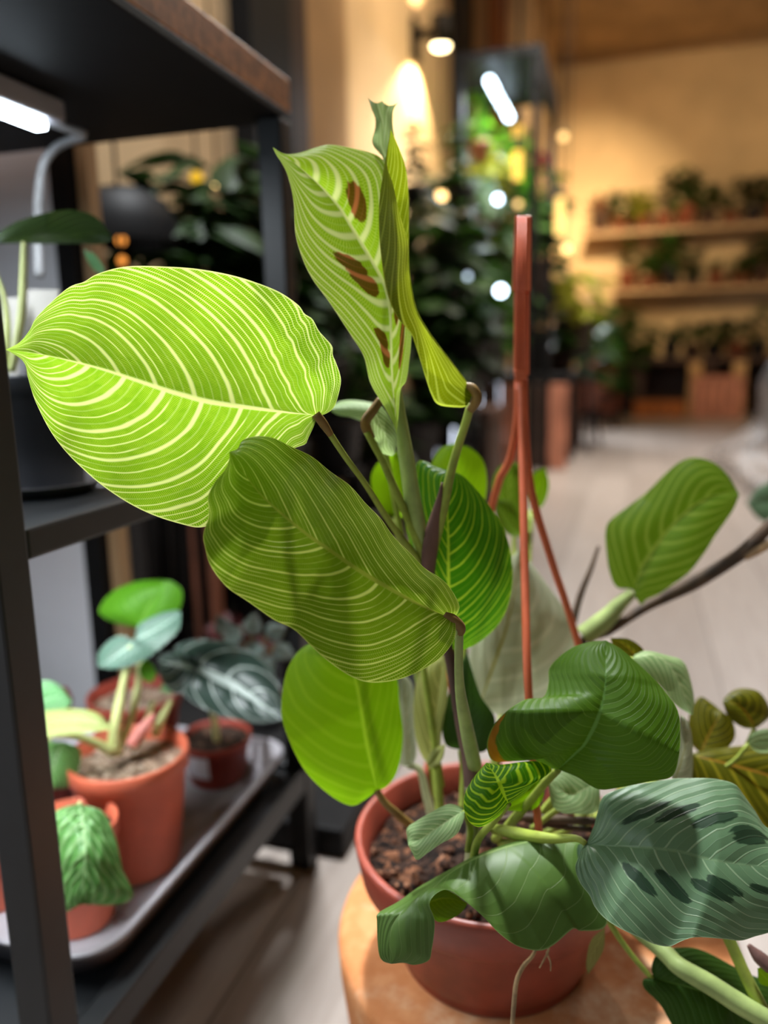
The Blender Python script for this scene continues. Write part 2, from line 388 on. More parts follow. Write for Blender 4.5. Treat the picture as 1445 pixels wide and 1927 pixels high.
leaf('big', M_glow,
     [(597,781),(550,777),(500,771),(400,757),(340,742),(300,730),(200,697),(120,676),(60,664),(11,658)],
     [(597,781),(612,779),(630,764),(641,725),(640,705),(631,680),(626,668),(625,652),(612,636),(600,622),(588,600),(573,590),(560,573),(520,547),(460,524),(400,511),(330,502),(240,502),(185,514),(158,530),(130,541),(90,575),(66,600),(55,622),(36,645),(11,658)],
     [(597,781),(592,798),(580,824),(574,836),(550,846),(530,872),(490,918),(430,966),(385,991),(340,986),(280,966),(200,920),(150,876),(100,820),(70,762),(53,712),(48,688),(36,673),(11,658)],
     [.362,.356,.352,.347,.338], [.362,.352,.346,.344,.338], [.362,.360,.358,.352,.338], 'largest leaf, bright lime with pale veins, its tip pointing left', arch=-.05, nt=150, nv=34, wave=.0008, wk=6, sh=(.33,.22), shb=(.15,.24))
leaf('front', M_shade,
     [(846,1162),(803,1144),(759,1121),(705,1090),(670,1069),(626,1039),(581,1008),(537,973),(493,933),(466,900),(449,874),(432,850)],
     [(846,1162),(858,1158),(865,1140),(855,1118),(830,1090),(795,1064),(758,1028),(714,975),(670,926),(626,889),(581,857),(537,834),(506,823),(478,821),(456,829),(446,845),(432,850)],
     [(846,1162),(856,1172),(855,1200),(840,1227),(821,1245),(780,1267),(740,1281),(696,1284),(661,1274),(626,1250),(581,1212),(550,1183),(515,1165),(462,1130),(426,1103),(395,1063),(385,1028),(383,1005),(393,970),(391,935),(404,908),(422,886),(431,866),(432,850)],
     [.350,.335,.325,.325,.322], [.350,.352,.352,.345,.322], [.350,.33,.318,.315,.322], 'olive leaf hanging in front of the largest leaf', arch=.07, arch2=.03, nt=150, nv=34, wave=.0006, wk=7, sh=(.46,.16), shb=(.2,.28))
leaf('spotted', M_spot,
     [(746,818),(743,770),(738,712),(736,650),(734,584),(724,537),(704,498),(679,457),(654,416),(636,388),(596,344),(550,304),(513,277)],
     [(746,818),(741,800),(723,766),(697,721),(684,670),(659,629),(621,571),(589,527),(570,489),(556,441),(552,377),(541,330),(530,307),(520,292),(513,277)],
     [(746,818),(750,780),(754,732),(764,718),(770,680),(774,632),(773,580),(764,500),(750,400),(737,330),(722,302),(700,288),(659,278),(621,272),(595,277),(564,287),(535,289),(513,277)],
     [.398,.402,.405,.405,.40], [.398,.392,.388,.392,.40], [.398,.405,.412,.412,.40], 'upright leaf with red-brown spots', arch=.05, nt=130, nv=28, sh=(.02,.05,.36),
     spots=[(.675,.27,.05,.15),(.515,-.36,.042,.17),(.455,-.31,.042,.17),(.275,-.30,.032,.17),(.23,-.24,.034,.17),(.36,.30,.06,.15),(.19,.50,.06,.15)])
leaf('folded', M_fold,
     [(889,742),(878,764),(852,766),(824,761),(811,741),(799,705),(786,661),(775,630),(748,597),(729,552),(716,473),(713,393),(720,330),(735,243)],
     [(889,742),(885,735),(876,718),(844,677),(805,626),(780,578),(768,505),(767,454),(752,403),(739,345),(728,307),(735,243)],
     [(891,740),(886,733),(877,716),(846,676),(806,622),(782,575),(770,505),(769,441),(769,377),(764,320),(752,282),(735,243)],
     [.405,.392,.388,.388,.392], [.405,.386,.38,.382,.392], [.406,.41,.408,.405,.392], 'narrow folded olive leaf beside the spotted leaf', arch=.12, arch2=-.1, nt=110, nv=20)
leaf('unfurl', M_unfurl,
     [(745,640),(742,500),(738,400),(733,330),(725,288),(722,255),(722,225),(719,190)],
     [(742,640),(735,500),(730,400),(722,304),(706,280),(700,265),(706,241),(706,222),(700,208),(696,195),(692,184)],
     [(750,640),(752,500),(752,400),(750,330),(744,270),(739,236),(739,215),(741,205),(749,193)],
     .418, [.418,.412], [.418,.412], 'pale unfurling leaf tip above the spotted leaf', arch=-.35, nt=70, nv=14)
leaf('base_lobe', M_unfurl,
     [(702,764),(712,790),(728,825),(744,852)], [(702,764),(694,795),(701,822),(711,834),(714,850),(736,858),(744,852)],
     [(702,764),(718,765),(735,790),(746,820),(744,852)], [.40,.404], .408, .404, 'pale folded base of the spotted leaf', arch=.1, nt=40, nv=12)
leaf('side', M_palegreen, [(712,772),(680,768),(650,767),(618,770)], [(712,762),(690,756),(660,753),(636,757),(618,770)], [(712,790),(690,795),(660,785),(636,781),(618,770)], .47, .48, .47, arch=.1, nt=40, nv=12)
leaf('glossy', M_deep,
     [(855,1222),(848,1170),(843,1100),(843,1020),(842,962),(846,920),(851,886)],
     [(855,1222),(835,1205),(805,1140),(785,1080),(768,1010),(761,968),(768,925),(784,872),(800,868),(822,879),(851,886)],
     [(855,1222),(870,1223),(896,1212),(927,1187),(949,1156),(963,1108),(963,1055),(950,1001),(922,953),(897,922),(873,897),(851,886)],
     [.435,.428,.425,.425,.43], [.435,.44,.445,.442,.43], [.435,.445,.448,.445,.43], 'glossy green leaf behind the purple-brown sheath', arch=.12, nt=110, nv=26)
leaf('lime_back', M_lime, [(868,985),(868,940),(862,890),(852,835)], [(868,985),(835,965),(812,920),(810,880),(828,845),(852,835)], [(868,985),(905,960),(916,915),(910,870),(885,843),(852,835)], .52, .525, .52, arch=.1, nt=50, nv=14)
leaf('lime_left', M_lime, [(745,974),(738,930),(735,890),(742,848)], [(745,974),(714,957),(701,926),(699,893),(716,866),(742,848)], [(745,974),(772,965),(782,930),(780,890),(765,858),(742,848)], .52, .515, .525, arch=.1, nt=50, nv=14)
leaf('hook_left', M_grassy, [(968,1000),(960,950),(958,910),(965,868)], [(968,1000),(935,960),(925,915),(938,880),(965,868)], [(968,1000),(992,960),(992,910),(982,880),(965,868)], .60, .6, .61, arch=.1, nt=40, nv=12)
leaf('hook_right', M_lime, [(1000,962),(1012,930),(1020,905),(1026,880)], [(1000,962),(996,925),(1004,892),(1026,880)], [(1000,962),(1022,950),(1033,915),(1026,880)], .62, .62, .61, arch=.1, nt=40, nv=12)
leaf('hook_low', M_grassy, [(985,1010),(965,985),(945,960),(930,940)], [(985,1010),(955,1005),(935,975),(930,940)], [(985,1010),(995,975),(965,945),(930,940)], .58, .57, .58, arch=.1, nt=40, nv=12)
leaf('pale', M_pale,
     [(903,1330),(916,1285),(935,1230),(952,1180),(968,1110),(976,1034)], [(903,1330),(885,1300),(876,1262),(884,1225),(905,1170),(935,1110),(955,1060),(976,1034)],
     [(903,1330),(945,1346),(1000,1335),(1045,1300),(1076,1250),(1085,1205),(1079,1172),(1054,1133),(1022,1090),(995,1055),(976,1034)],
     .53, .535, [.53,.545,.54], 'large pale grey-green leaf back behind the hanger rods', arch=.10, nt=80, nv=22)
leaf('right', M_grassy,
     [(1192,1112),(1208,1065),(1236,1024),(1269,984),(1305,951),(1346,931),(1391,931)],
     [(1192,1112),(1184,1108),(1160,1105),(1147,1077),(1141,1040),(1139,1004),(1147,980),(1184,951),(1216,927),(1253,890),(1281,868),(1309,861),(1342,870),(1370,895),(1391,931)],
     [(1192,1112),(1196,1125),(1207,1138),(1216,1129),(1240,1118),(1265,1101),(1297,1077),(1326,1040),(1346,1008),(1366,980),(1382,955),(1391,931)],
     [.55,.55,.545], [.55,.56,.55], [.55,.54,.545], 'mid green leaf held up over the brown branch at right', arch=.1, nt=90, nv=22)
leaf('dome', M_brownedge,
     [(1050,1448),(1085,1415),(1105,1392),(1128,1342),(1139,1285),(1140,1205)],
     [(1050,1448),(1030,1444),(1000,1425),(980,1408),(950,1432),(925,1430),(916,1400),(928,1366),(955,1337),(990,1316),(1022,1312),(1032,1285),(1033,1260),(1050,1238),(1080,1217),(1110,1208),(1140,1205)],
     [(1050,1448),(1085,1462),(1125,1485),(1165,1482),(1225,1470),(1264,1461),(1277,1425),(1280,1380),(1275,1337),(1253,1304),(1228,1275),(1196,1245),(1168,1221),(1140,1205)],
     [.395,.385,.38,.385,.40], [.395,.39,.385,.405,.40], [.395,.375,.37,.39,.40], 'broad dark green leaf with a yellow-brown curled edge', arch=.10, arch2=.12, nt=120, nv=28, spots=[(-.16,-1.0,.10,.13),(-.07,-1.02,.07,.10)])
leaf('striped', M_stripe,
     [(957,1512),(950,1500),(940,1478),(932,1460),(915,1435)],
     [(957,1512),(945,1530),(932,1541),(905,1556),(885,1549),(875,1530),(872,1514),(876,1490),(888,1468),(900,1452),(915,1435)],
     [(957,1512),(985,1495),(1010,1470),(1038,1450),(1022,1436),(1000,1432),(970,1437),(945,1440),(915,1435)],
     [.375,.372,.38], [.375,.372,.38], [.375,.385,.38], 'small young leaf boldly striped lime and green', arch=.15, arch2=.2, nt=80, nv=24)
leaf('young_pale', M_palegreen, [(873,1527),(850,1540),(820,1560),(795,1577),(768,1590)], [(873,1527),(868,1519),(844,1513),(812,1528),(785,1544),(766,1558),(766,1575),(768,1590)],
     [(873,1527),(873,1540),(859,1570),(829,1588),(806,1604),(785,1618),(776,1605),(768,1590)], .395, .40, .39, 'small pale green leaf over the soil', arch=.15, nt=60, nv=16)
leaf('lime_low', M_lime,
     [(709,1488),(701,1450),(690,1395),(682,1345),(672,1290),(655,1240),(606,1200)], [(709,1488),(685,1506),(660,1516),(622,1497),(580,1458),(553,1413),(532,1358),(530,1316),(538,1268),(555,1233),(580,1212),(606,1200)],
     [(709,1488),(728,1480),(746,1455),(756,1413),(758,1372),(752,1323),(748,1280),(735,1240),(700,1210),(650,1198),(606,1200)],
     [.455,.45,.455], [.455,.45,.46], [.455,.46,.46], 'lime leaf hanging over the left rim of the pot', arch=.1, nt=90, nv=22)
leaf('white_edge', M_pale, [(768,1445),(766,1380),(762,1320),(758,1270)], [(768,1445),(752,1430),(752,1350),(752,1280),(758,1270)], [(768,1445),(784,1420),(778,1350),(776,1290),(758,1270)], .50, .50, .51, 'pale leaf seen nearly edge-on behind the stems', arch=.2, nt=40, nv=10)
leaf('yellowing', M_cream, [(810,1445),(812,1390),(822,1330),(836,1232)], [(810,1445),(788,1410),(778,1350),(782,1290),(800,1250),(836,1232)], [(810,1445),(826,1430),(832,1370),(842,1310),(840,1260),(836,1232)], .48, .485, .475, 'yellowing narrow leaf behind the stems', arch=.15, nt=50, nv=14)
leaf('stub', M_cream, [(838,1400),(826,1420),(812,1440),(806,1447)], [(838,1400),(815,1410),(803,1430),(806,1447)], [(838,1400),(834,1425),(822,1440),(806,1447)], .473, .475, .47, arch=.15, nt=30, nv=8)
leaf('dark_mid', M_dark, [(868,1412),(880,1370),(884,1310),(878,1225)], [(868,1412),(838,1400),(832,1350),(850,1290),(878,1225)], [(868,1412),(915,1412),(932,1355),(905,1310),(888,1260),(878,1225)], .475, .48, .47, 'dark green leaf behind the main stem', arch=.1, nt=50, nv=14)
leaf('grey_big', M_sheen,
     [(1103,1589),(1155,1592),(1216,1595),(1277,1602),(1338,1618),(1400,1627),(1445,1630),(1530,1632),(1600,1640)],
     [(1103,1589),(1107,1580),(1118,1552),(1123,1527),(1135,1497),(1178,1483),(1215,1474),(1265,1464),(1302,1464),(1345,1468),(1382,1476),(1403,1496),(1422,1524),(1440,1558),(1480,1575),(1550,1605),(1600,1640)],
     [(1103,1589),(1096,1596),(1088,1618),(1084,1636),(1092,1662),(1108,1684),(1118,1706),(1138,1728),(1166,1748),(1200,1764),(1234,1777),(1262,1780),(1284,1770),(1308,1764),(1354,1767),(1394,1770),(1425,1761),(1460,1750),(1530,1720),(1600,1640)],
     [.385,.37,.365,.37,.40], [.385,.395,.395,.39,.40], [.385,.36,.35,.36,.40], 'broad grey-green leaf with dark blotches at lower right', arch=.08, nt=140, nv=32, wave=.0015, wk=4,
     spots=[(.06,-.52,.04,.15),(.17,-.50,.042,.14),(.31,-.46,.042,.14),(.44,-.48,.05,.15),(.49,-.36,.045,.12),(.11,.42,.036,.14),(.23,.40,.04,.14),(.36,.40,.042,.14),(.43,.33,.04,.12),(.55,.36,.03,.10)])
leaf('drape', M_drape,
     [(1096,1588),(1060,1582),(1010,1581),(955,1592),(889,1617),(842,1646),(818,1668),(785,1692),(745,1730),(733,1770),(736,1814)],
     [(1096,1588),(1128,1640),(1142,1738),(1095,1752),(1078,1748),(1042,1778),(1015,1789),(975,1781),(940,1757),(910,1726),(878,1698),(848,1676),(826,1678),(808,1700),(818,1736),(812,1790),(806,1808),(780,1816),(760,1812),(736,1814)],
     [(1096,1586),(1060,1578),(1010,1577),(955,1588),(889,1613),(842,1640),(790,1668),(750,1696),(712,1718),(709,1735),(712,1790),(720,1808),(736,1814)],
     [.405,.405,.40,.39,.375,.37], [.405,.385,.372,.37,.368,.37], [.406,.42,.42,.41,.378,.372], 'draped green leaf folded over the front of the pot rim', arch=.13, arch2=.05, nt=140, nv=26,
     spots=[(-.10,-.35,.05,.3),(-.28,-.6,.06,.3)])
leaf('drape_back', M_lime, [(800,1700),(830,1690),(855,1692),(880,1700)], [(806,1674),(825,1664),(845,1672),(865,1690),(880,1700)], [(808,1720),(825,1735),(850,1729),(870,1715),(880,1700)], .395, .395, .395, 'lime underside of the draped leaf', arch=.1, nt=30, nv=10)
leaf('low', M_dark,
     [(1229,1841),(1265,1850),(1320,1865),(1380,1890),(1440,1930),(1480,1990)], [(1229,1841),(1226,1820),(1237,1795),(1277,1783),(1323,1789),(1400,1829),(1445,1850),(1490,1900),(1480,1990)],
     [(1229,1841),(1211,1842),(1212,1860),(1240,1888),(1262,1925),(1300,1990),(1380,2030),(1480,1990)], [.425,.42,.43], [.425,.44,.44], [.425,.415,.42], 'dark leaf below the blotched grey-green leaf', arch=.12, nt=70, nv=18)
leaf('pale_right', M_palegreen, [(1190,1238),(1225,1232),(1258,1250),(1280,1290),(1300,1345)], [(1190,1238),(1215,1225),(1258,1234),(1282,1242),(1295,1264),(1306,1315),(1300,1345)],
     [(1190,1238),(1205,1262),(1240,1288),(1270,1325),(1300,1345)], .44, .45, .435, 'pale sea-green leaf behind the broad dark leaf', arch=.1, nt=50, nv=14, spots=[(.2,-.4,.08,.3)])
leaf('olive_behind', M_olive, [(1205,1250),(1190,1228),(1172,1212),(1148,1200)], [(1205,1250),(1175,1240),(1155,1220),(1148,1200)], [(1205,1250),(1212,1225),(1185,1203),(1148,1200)], .46, .46, .46, arch=.1, nt=30, nv=10)
leaf('olive_curl', M_olive, [(1420,1372),(1405,1345),(1385,1325),(1360,1322)], [(1420,1372),(1395,1368),(1370,1348),(1360,1322)], [(1420,1372),(1450,1345),(1432,1305),(1400,1295),(1375,1302),(1360,1322)], .50, .495, .51, 'olive ribbed leaf curling at the right edge', arch=.2, nt=50, nv=14)
leaf('olive_stem', M_olive, [(1318,1420),(1330,1390),(1345,1362),(1360,1340)], [(1318,1420),(1298,1395),(1296,1350),(1315,1312),(1338,1322),(1360,1340)], [(1318,1420),(1352,1420),(1382,1390),(1378,1355),(1360,1340)], .51, .52, .505, arch=.08, nt=40, nv=12)
leaf('olive_big', M_olive, [(1300,1424),(1340,1430),(1400,1445),(1450,1460),(1520,1490)], [(1300,1424),(1330,1412),(1390,1404),(1440,1402),(1500,1420),(1520,1490)],
     [(1300,1424),(1302,1470),(1330,1530),(1390,1590),(1445,1610),(1500,1580),(1520,1490)], .475, .49, .455, 'large olive leaf at the right edge above the blotched leaf', arch=.12, nt=60, nv=18)
leaf('pale_spot', M_palegreen, [(1408,1400),(1425,1390),(1450,1388),(1480,1395)], [(1408,1400),(1412,1382),(1445,1372),(1480,1395)], [(1408,1400),(1425,1415),(1455,1414),(1480,1395)], .47, .47, .47, arch=.2, nt=24, nv=8)
leaf('cream', M_pale, [(1268,1470),(1282,1430),(1290,1390),(1280,1345)], [(1268,1470),(1262,1450),(1272,1400),(1280,1345)], [(1268,1470),(1300,1470),(1303,1400),(1296,1362),(1280,1345)], .43, .43, .44, 'cream narrow leaf edge beside the broad dark leaf', arch=.1, nt=36, nv=10)
leaf('under_a', M_palegreen, [(1128,1470),(1100,1485),(1070,1495),(1030,1470)], [(1128,1470),(1100,1452),(1060,1450),(1030,1470)], [(1128,1470),(1125,1525),(1080,1532),(1042,1520),(1030,1470)], .435, .44, .43, arch=.1, nt=36, nv=10)
leaf('under_b', M_lime, [(1022,1465),(1005,1490),(980,1510),(948,1525)], [(1022,1465),(990,1475),(960,1500),(948,1525)], [(1022,1465),(1022,1500),(1000,1525),(948,1525)], .42, .42, .42, arch=.1, nt=30, nv=10)

# ---- petioles, sheaths, stems
def petiole(key, pts, d, r, mat=None, **kw): return stalk('petiole', mat or M_stem, L[key], pts, d, r, **kw)
petiole('big', [(597,782),(612,803),(650,860),(690,915),(735,985),(800,1070)], [.362,.38,.41,.43], [7,6,5.5,6,7,7])
stalk('pulvinus', M_pulv, L['big'], [(594,779),(606,794),(622,818)], [.3615,.368], [9,9,6.5])
petiole('front', [(862,1178),(864,1195),(863,1240),(866,1300),(878,1370),(893,1440)], [.353,.36,.38,.40,.42], [8,8,9,12,14,14], M_stemlight)
stalk('pulvinus', M_pulv, L['front'], [(835,1155),(850,1164),(862,1174),(867,1184),(863,1194)], [.3495,.35,.352,.355], [9,10,10,10,8])
petiole('spotted', [(690,812),(705,840),(720,868),(745,925),(772,985),(803,1055)], [.402,.41,.42,.428], [7,7,7.5,8,10,12])
stalk('pulvinus', M_pulv, L['spotted'], [(716,752),(702,772),(689,790),(689,805),(700,825)], [.40,.40,.402,.404], [8,9,10,10,7])
petiole('folded', [(886,760),(878,790),(865,830),(848,890),(834,955),(818,1020),(808,1075)], [.407,.415,.42,.428], [8,8,8,9,10,10,9])
stalk('pulvinus', M_pulv, L['folded'], [(874,726),(888,730),(897,745),(893,760),(884,772)], [.404,.403,.404,.407], [7,9,9,9,8])
petiole('unfurl', [(743,722),(752,790),(766,870),(778,950),(800,1060)], [.410,.415,.42,.43], [11,14,15,17,14], M_stemlight)
stalk('sheath', M_sheath, plant, [(832,908),(826,945),(815,995),(808,1040),(806,1085)], [.416,.42,.426], [2,9,15,17,13], flat=.7, label='purple-brown leaf sheath on the upper stem')
stalk('sheath', M_sheath, plant, [(768,950),(782,975),(796,1010),(806,1050)], [.422,.428], [2,10,12,10], flat=.6)
stalk('stem', M_sheath, plant, [(806,1075),(822,1150),(846,1235),(858,1300),(872,1370),(884,1430),(888,1500)], [.428,.432,.436,.436,.43], [12,11,11,12,15,17,15], flat=.8, label='main purplish stem rising behind the front leaves')
stalk('stem', M_stemgrey, plant, [(887,1480),(890,1540),(888,1600),(885,1640)], [.43,.425], [14,13,12,14])
petiole('lime_low', [(708,1486),(722,1508),(745,1530),(775,1555)], [.455,.46,.47], [6,7,8,8], M_pulv)
petiole('white_edge', [(768,1440),(790,1450),(803,1500),(818,1560)], [.50,.49], [6,8,9,9], M_stemgrey)
petiole('yellowing', [(822,1440),(824,1480),(827,1520),(830,1570)], [.48,.475], [10,9,9,9])
petiole('dark_mid', [(868,1412),(872,1450),(870,1520)], [.475,.47], [7,7,7])
petiole('pale', [(903,1328),(895,1380),(890,1450),(885,1520)], [.53,.52,.50], [7,7,7])
petiole('glossy', [(855,1222),(858,1270),(868,1350),(880,1430)], [.435,.44,.45], [6,7,7])
petiole('lime_back', [(868,985),(872,1100),(875,1250),(878,1400)], [.52,.50], [6,6,6])
petiole('lime_left', [(745,974),(760,1100),(790,1300),(820,1500)], [.52,.50], [5,6,6])
petiole('hook_left', [(968,1000),(965,1120),(950,1300),(920,1480)], [.6,.56,.52], [5,6,6])
petiole('hook_right', [(1000,962),(990,1100),(960,1300),(930,1480)], [.62,.56,.52], [5,6,6])
petiole('hook_low', [(985,1010),(975,1150),(950,1330),(925,1480)], [.58,.55,.52], [5,6,6])
petiole('side', [(712,776),(735,900),(780,1150),(830,1480)], [.47,.47,.48], [5,6,7])
petiole('right', [(1190,1115),(1165,1138),(1140,1165),(1098,1198)], [.55,.555], [10,15,19,20], M_stemlight)
stalk('branch', M_branch, plant, [(1000,1560),(1060,1340),(1090,1215),(1143,1188),(1216,1141),(1305,1097),(1370,1058),(1406,1032),(1460,978)], [.46,.52,.55,.555,.56,.55,.54], [7,7,7,8,9,10,14,13,12], n=50, label='brown woody branch reaching out to the right edge')
stalk('node', M_dry, plant, [(1400,1048),(1420,1038),(1450,1022)], [.545,.54], [8,9,8], label='tan bud on the brown branch')
stalk('twig', M_branch, plant, [(1126,1028),(1112,1070),(1092,1120),(1078,1172)], [.58,.565], [3,5,6.5,7])
petiole('striped', [(957,1512),(930,1545),(900,1580),(888,1630)], [.375,.39,.42], [6,7,8])
petiole('young_pale', [(873,1528),(885,1560),(880,1600)], [.395,.42], [5,6,6])
petiole('dome', [(1050,1448),(1020,1480),(970,1540),(930,1580)], [.395,.42,.44], [7,8,8])
petiole('grey_big', [(1103,1589),(1085,1578),(1040,1578),(990,1572),(930,1560)], [.385,.40,.43], [5,8,11,12,10])
petiole('drape', [(1096,1588),(1060,1595),(1000,1590),(940,1585)], [.406,.42,.44], [6,7,8])
petiole('low', [(1227,1842),(1195,1805),(1165,1765),(1135,1715),(1090,1640)], [.425,.43,.44], [5,5,5.5,6,6])
petiole('pale_right', [(1190,1238),(1150,1320),(1080,1450),(1000,1550)], [.44,.45,.46], [5,6,6])
petiole('under_a', [(1128,1470),(1080,1500),(1000,1560)], [.435,.45], [5,6,6])
petiole('under_b', [(1022,1465),(980,1520),(940,1570)], [.42,.44], [5,6,6])
petiole('olive_big', [(1300,1424),(1240,1440),(1120,1520),(1020,1570)], [.475,.48,.47], [6,6,6])
petiole('olive_stem', [(1318,1420),(1260,1450),(1150,1520),(1040,1575)], [.51,.50,.47], [6,6,6])
petiole('olive_curl', [(1420,1372),(1390,1420),(1280,1480),(1060,1560)], [.50,.50,.47], [5,6,6])
petiole('pale_spot', [(1408,1400),(1370,1440),(1260,1490),(1080,1560)], [.47,.48,.47], [4,5,5])
petiole('cream', [(1268,1470),(1200,1500),(1100,1550),(1020,1580)], [.43,.45,.46], [5,5,5])
petiole('olive_behind', [(1205,1250),(1170,1330),(1090,1450),(1000,1560)], [.46,.465], [4,5,5])
stalk('twig', M_branch, plant, [(920,1545),(980,1538),(1040,1542),(1120,1545)], [.455,.45], [6,8,9,7])
stalk('twig', M_branch, plant, [(935,1525),(1000,1545),(1060,1556),(1115,1562)], [.46,.45], [4,5,6,5])
stalk('twig', M_pulv, plant, [(900,1500),(960,1550),(1010,1585)], [.46,.45], [3,4,4])
stalk('stem', M_stemlight, plant, [(1120,1690),(1243,1786),(1277,1818),(1338,1854),(1400,1894),(1470,1932)], [.45,.415,.40], [12,12,16,18,19,18], n=40, label='thick pale green runner at the lower right')
stalk('stem', M_stem, plant, [(1350,1720),(1378,1780),(1400,1830),(1431,1893),(1450,1925)], [.42,.405], [11,11,11,12,12])
stalk('sheath', M_sheath, plant, [(1408,1778),(1425,1798),(1445,1815),(1470,1830)], [.41,.405], [4,12,14,10], flat=.6)
leaf('edge_lime', M_lime, [(1425,1822),(1440,1840),(1460,1860)], [(1425,1822),(1445,1820),(1460,1860)], [(1425,1822),(1430,1850),(1460,1860)], .41, .41, .41, nt=20, nv=6)
stalk('root', M_dry, plant, [(1025,1700),(1008,1786),(985,1818),(972,1846),(967,1890),(964,1930)], [.425,.40,.385,.38], [2,2.5,3.5,4.5,5,4.5], n=40, label='dry tan root dangling over the pot')
stalk('root', M_dry, plant, [(1033,1730),(1032,1785),(1024,1805),(1015,1822)], [.43,.40,.395], [2,3,2,1.2])
stalk('root', M_dry, plant, [(1028,1790),(1036,1812),(1036,1828)], [.40,.395], [2,1.5,1])
blade('dry_leaf', M_cream, plant, [(1138,1745),(1125,1775),(1110,1805),(1106,1834)], [(1138,1745),(1112,1770),(1103,1810),(1106,1834)], [(1138,1745),(1136,1785),(1120,1815),(1106,1834)], .43, .43, .43, nt=30, nv=8, label='dried tan leaf scrap hanging by the pot')
# ================================================================ room shell
def planks(name, c1, c2, c3, wid, rough):
    t = NT(name); v = t.obj(); s = t.n('ShaderNodeSeparateXYZ'); t.l(v, s.inputs[0])
    row = t.math('FLOOR', t.math('DIVIDE', s.outputs[0], wid)); fx = t.math('FRACT', t.math('DIVIDE', s.outputs[0], wid))
    wn = t.n('ShaderNodeTexWhiteNoise', noise_dimensions='1D'); t.l(row, wn.inputs['W'])
    y = t.math('ADD', t.math('DIVIDE', s.outputs[1], 1.3), t.math('MULTIPLY', wn.outputs['Value'], 7.0))
    cb = t.n('ShaderNodeCombineXYZ'); t.l(row, cb.inputs[0]); t.l(t.math('FLOOR', y), cb.inputs[1])
    w2 = t.n('ShaderNodeTexWhiteNoise', noise_dimensions='2D'); t.l(cb.outputs[0], w2.inputs['Vector'])
    c = t.mix(w2.outputs['Value'], rgba(c1), rgba(c2))
    g = t.noise(9, t.scaled(v, (9, .6, 1)), 5, .65); c = t.mix(t.step(g, .35, .75, 0, .5), c, rgba(c3))
    gap = t.step(t.math('ABSOLUTE', t.math('SUBTRACT', fx, .5)), .485, .497); c = t.mix(t.math('MULTIPLY', gap, .6), c, (0.02,.016,.012,1))
    b = t.bsdf(c, rough, 0, .4); t.l(t.bump(g, .3, .001), b.inputs['Normal']); return t.done(b.outputs[0])
M_floor = planks('floor_planks', (146,136,128), (166,156,148), (122,110,102), .16, .36)
M_cream = plain('wall_cream_plaster', (212,182,142), .85, 0, .15, .04, 3)
M_back = plain('wall_back_plaster', (206,178,136), .8, 0, .2, .05, 2)
M_ceil = plain('ceiling_plaster', (176,148,110), .85, 0, .1, .08, 3)
M_black = plain('black_powder_coat', (20,23,26), .45, .0, .5, .1, 60)
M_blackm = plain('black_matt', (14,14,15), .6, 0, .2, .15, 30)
M_wood = plain('shelf_wood', (164,112,64), .55, 0, .3, .18, 12, stretch=(1,8,8))
M_dwood = plain('dark_brown_wood', (58,40,30), .6, 0, .3, .25, 10, stretch=(8,8,.8))
M_rwood = plain('red_brown_wood', (176,116,92), .6, 0, .3, .2, 10, stretch=(8,8,.8))
M_owood = plain('orange_brown_wood', (150,86,36), .6, 0, .3, .2, 10, stretch=(8,8,.8))
M_white = plain('white_laminate', (226,226,232), .5, 0, .3, .02, 5)
M_grey = plain('grey_plastic', (162,160,166), .35, 0, .5, .05, 20)
M_terra = plain('terracotta_plastic', (204,104,76), .5, 0, .4, .06, 20)
M_terrad = plain('terracotta_dark', (150,62,48), .5, 0, .4, .08, 20)
M_sand = speckle('pale_gritty_soil', ((120,100,84), (176,150,128), (206,186,166)), 240, .9, .003)
M_dsoil = speckle('dark_soil', ((30,22,18), (52,38,30), (90,66,50)), 200, .95, .003)
M_paper = plain('white_paper', (196,192,186), .7, 0, .2, .03, 30)
XW, YB, ZC = -1.0, 8.1, 3.2
structure(obj('floor', MB().box((-3.2,-2.5,-.05), (4.2,YB,0)), M_floor, smooth=False))
structure(obj('wall_back', MB().box((-3.2,YB,0), (4.2,YB+.1,ZC)), M_back, smooth=False))
structure(obj('wall_left', MB().box((XW-.12,1.35,0), (XW,YB,ZC)), M_cream, smooth=False))
structure(obj('wall_alcove', MB().box((-3.2,1.23,0), (XW-.12,1.35,ZC)).box((-3.2,-2.5,0), (-3.1,1.23,ZC)), M_cream, smooth=False))
structure(obj('wall_right', MB().box((4.1,-2.5,0), (4.2,YB,ZC)), M_cream, smooth=False))
structure(obj('ceiling', MB().box((-3.2,-2.5,ZC), (4.2,YB,ZC+.1)), M_ceil, smooth=False))

# dark pilaster and shallow band in a darker tan on the left wall
y0, y1 = onx(474,100,XW+.06).y, onx(548,100,XW+.06).y
structure(obj('trim_1', MB().box((XW,y0,0), (XW+.06,y1,ZC)), M_blackm, smooth=False))
y2, y3 = onx(560,100,XW+.02).y, onx(652,100,XW+.02).y
M_tan = plain('band_tan', (170,138,102), .8, 0, .15, .04, 3)
structure(obj('trim_2', MB().box((XW,y2,0), (XW+.02,y3,ZC)), M_tan, smooth=False))
structure(obj('trim_3', MB().box((XW,y1,0), (XW+.05,y2,ZC)), M_dwood, smooth=False))
for k, (xa, xb, mt, pr) in enumerate(((866,892,M_blackm,.05), (924,956,M_owood,.04), (892,924,M_tan,.015))):
    ya, yb = onx(xa,60,XW+pr).y, onx(xb,60,XW+pr).y
    structure(obj('trim_%d' % (k+4), MB().box((XW,ya,0 if k != 1 else 1.2), (XW+pr,yb,ZC)), mt, smooth=False))
# rear corner bay: the wall steps into the room towards the back
y = onx(1000,60,XW+.03).y
structure(obj('wall_bay', MB().box((XW,6.3,0), (XW+.18,YB,ZC)), M_cream, smooth=False))
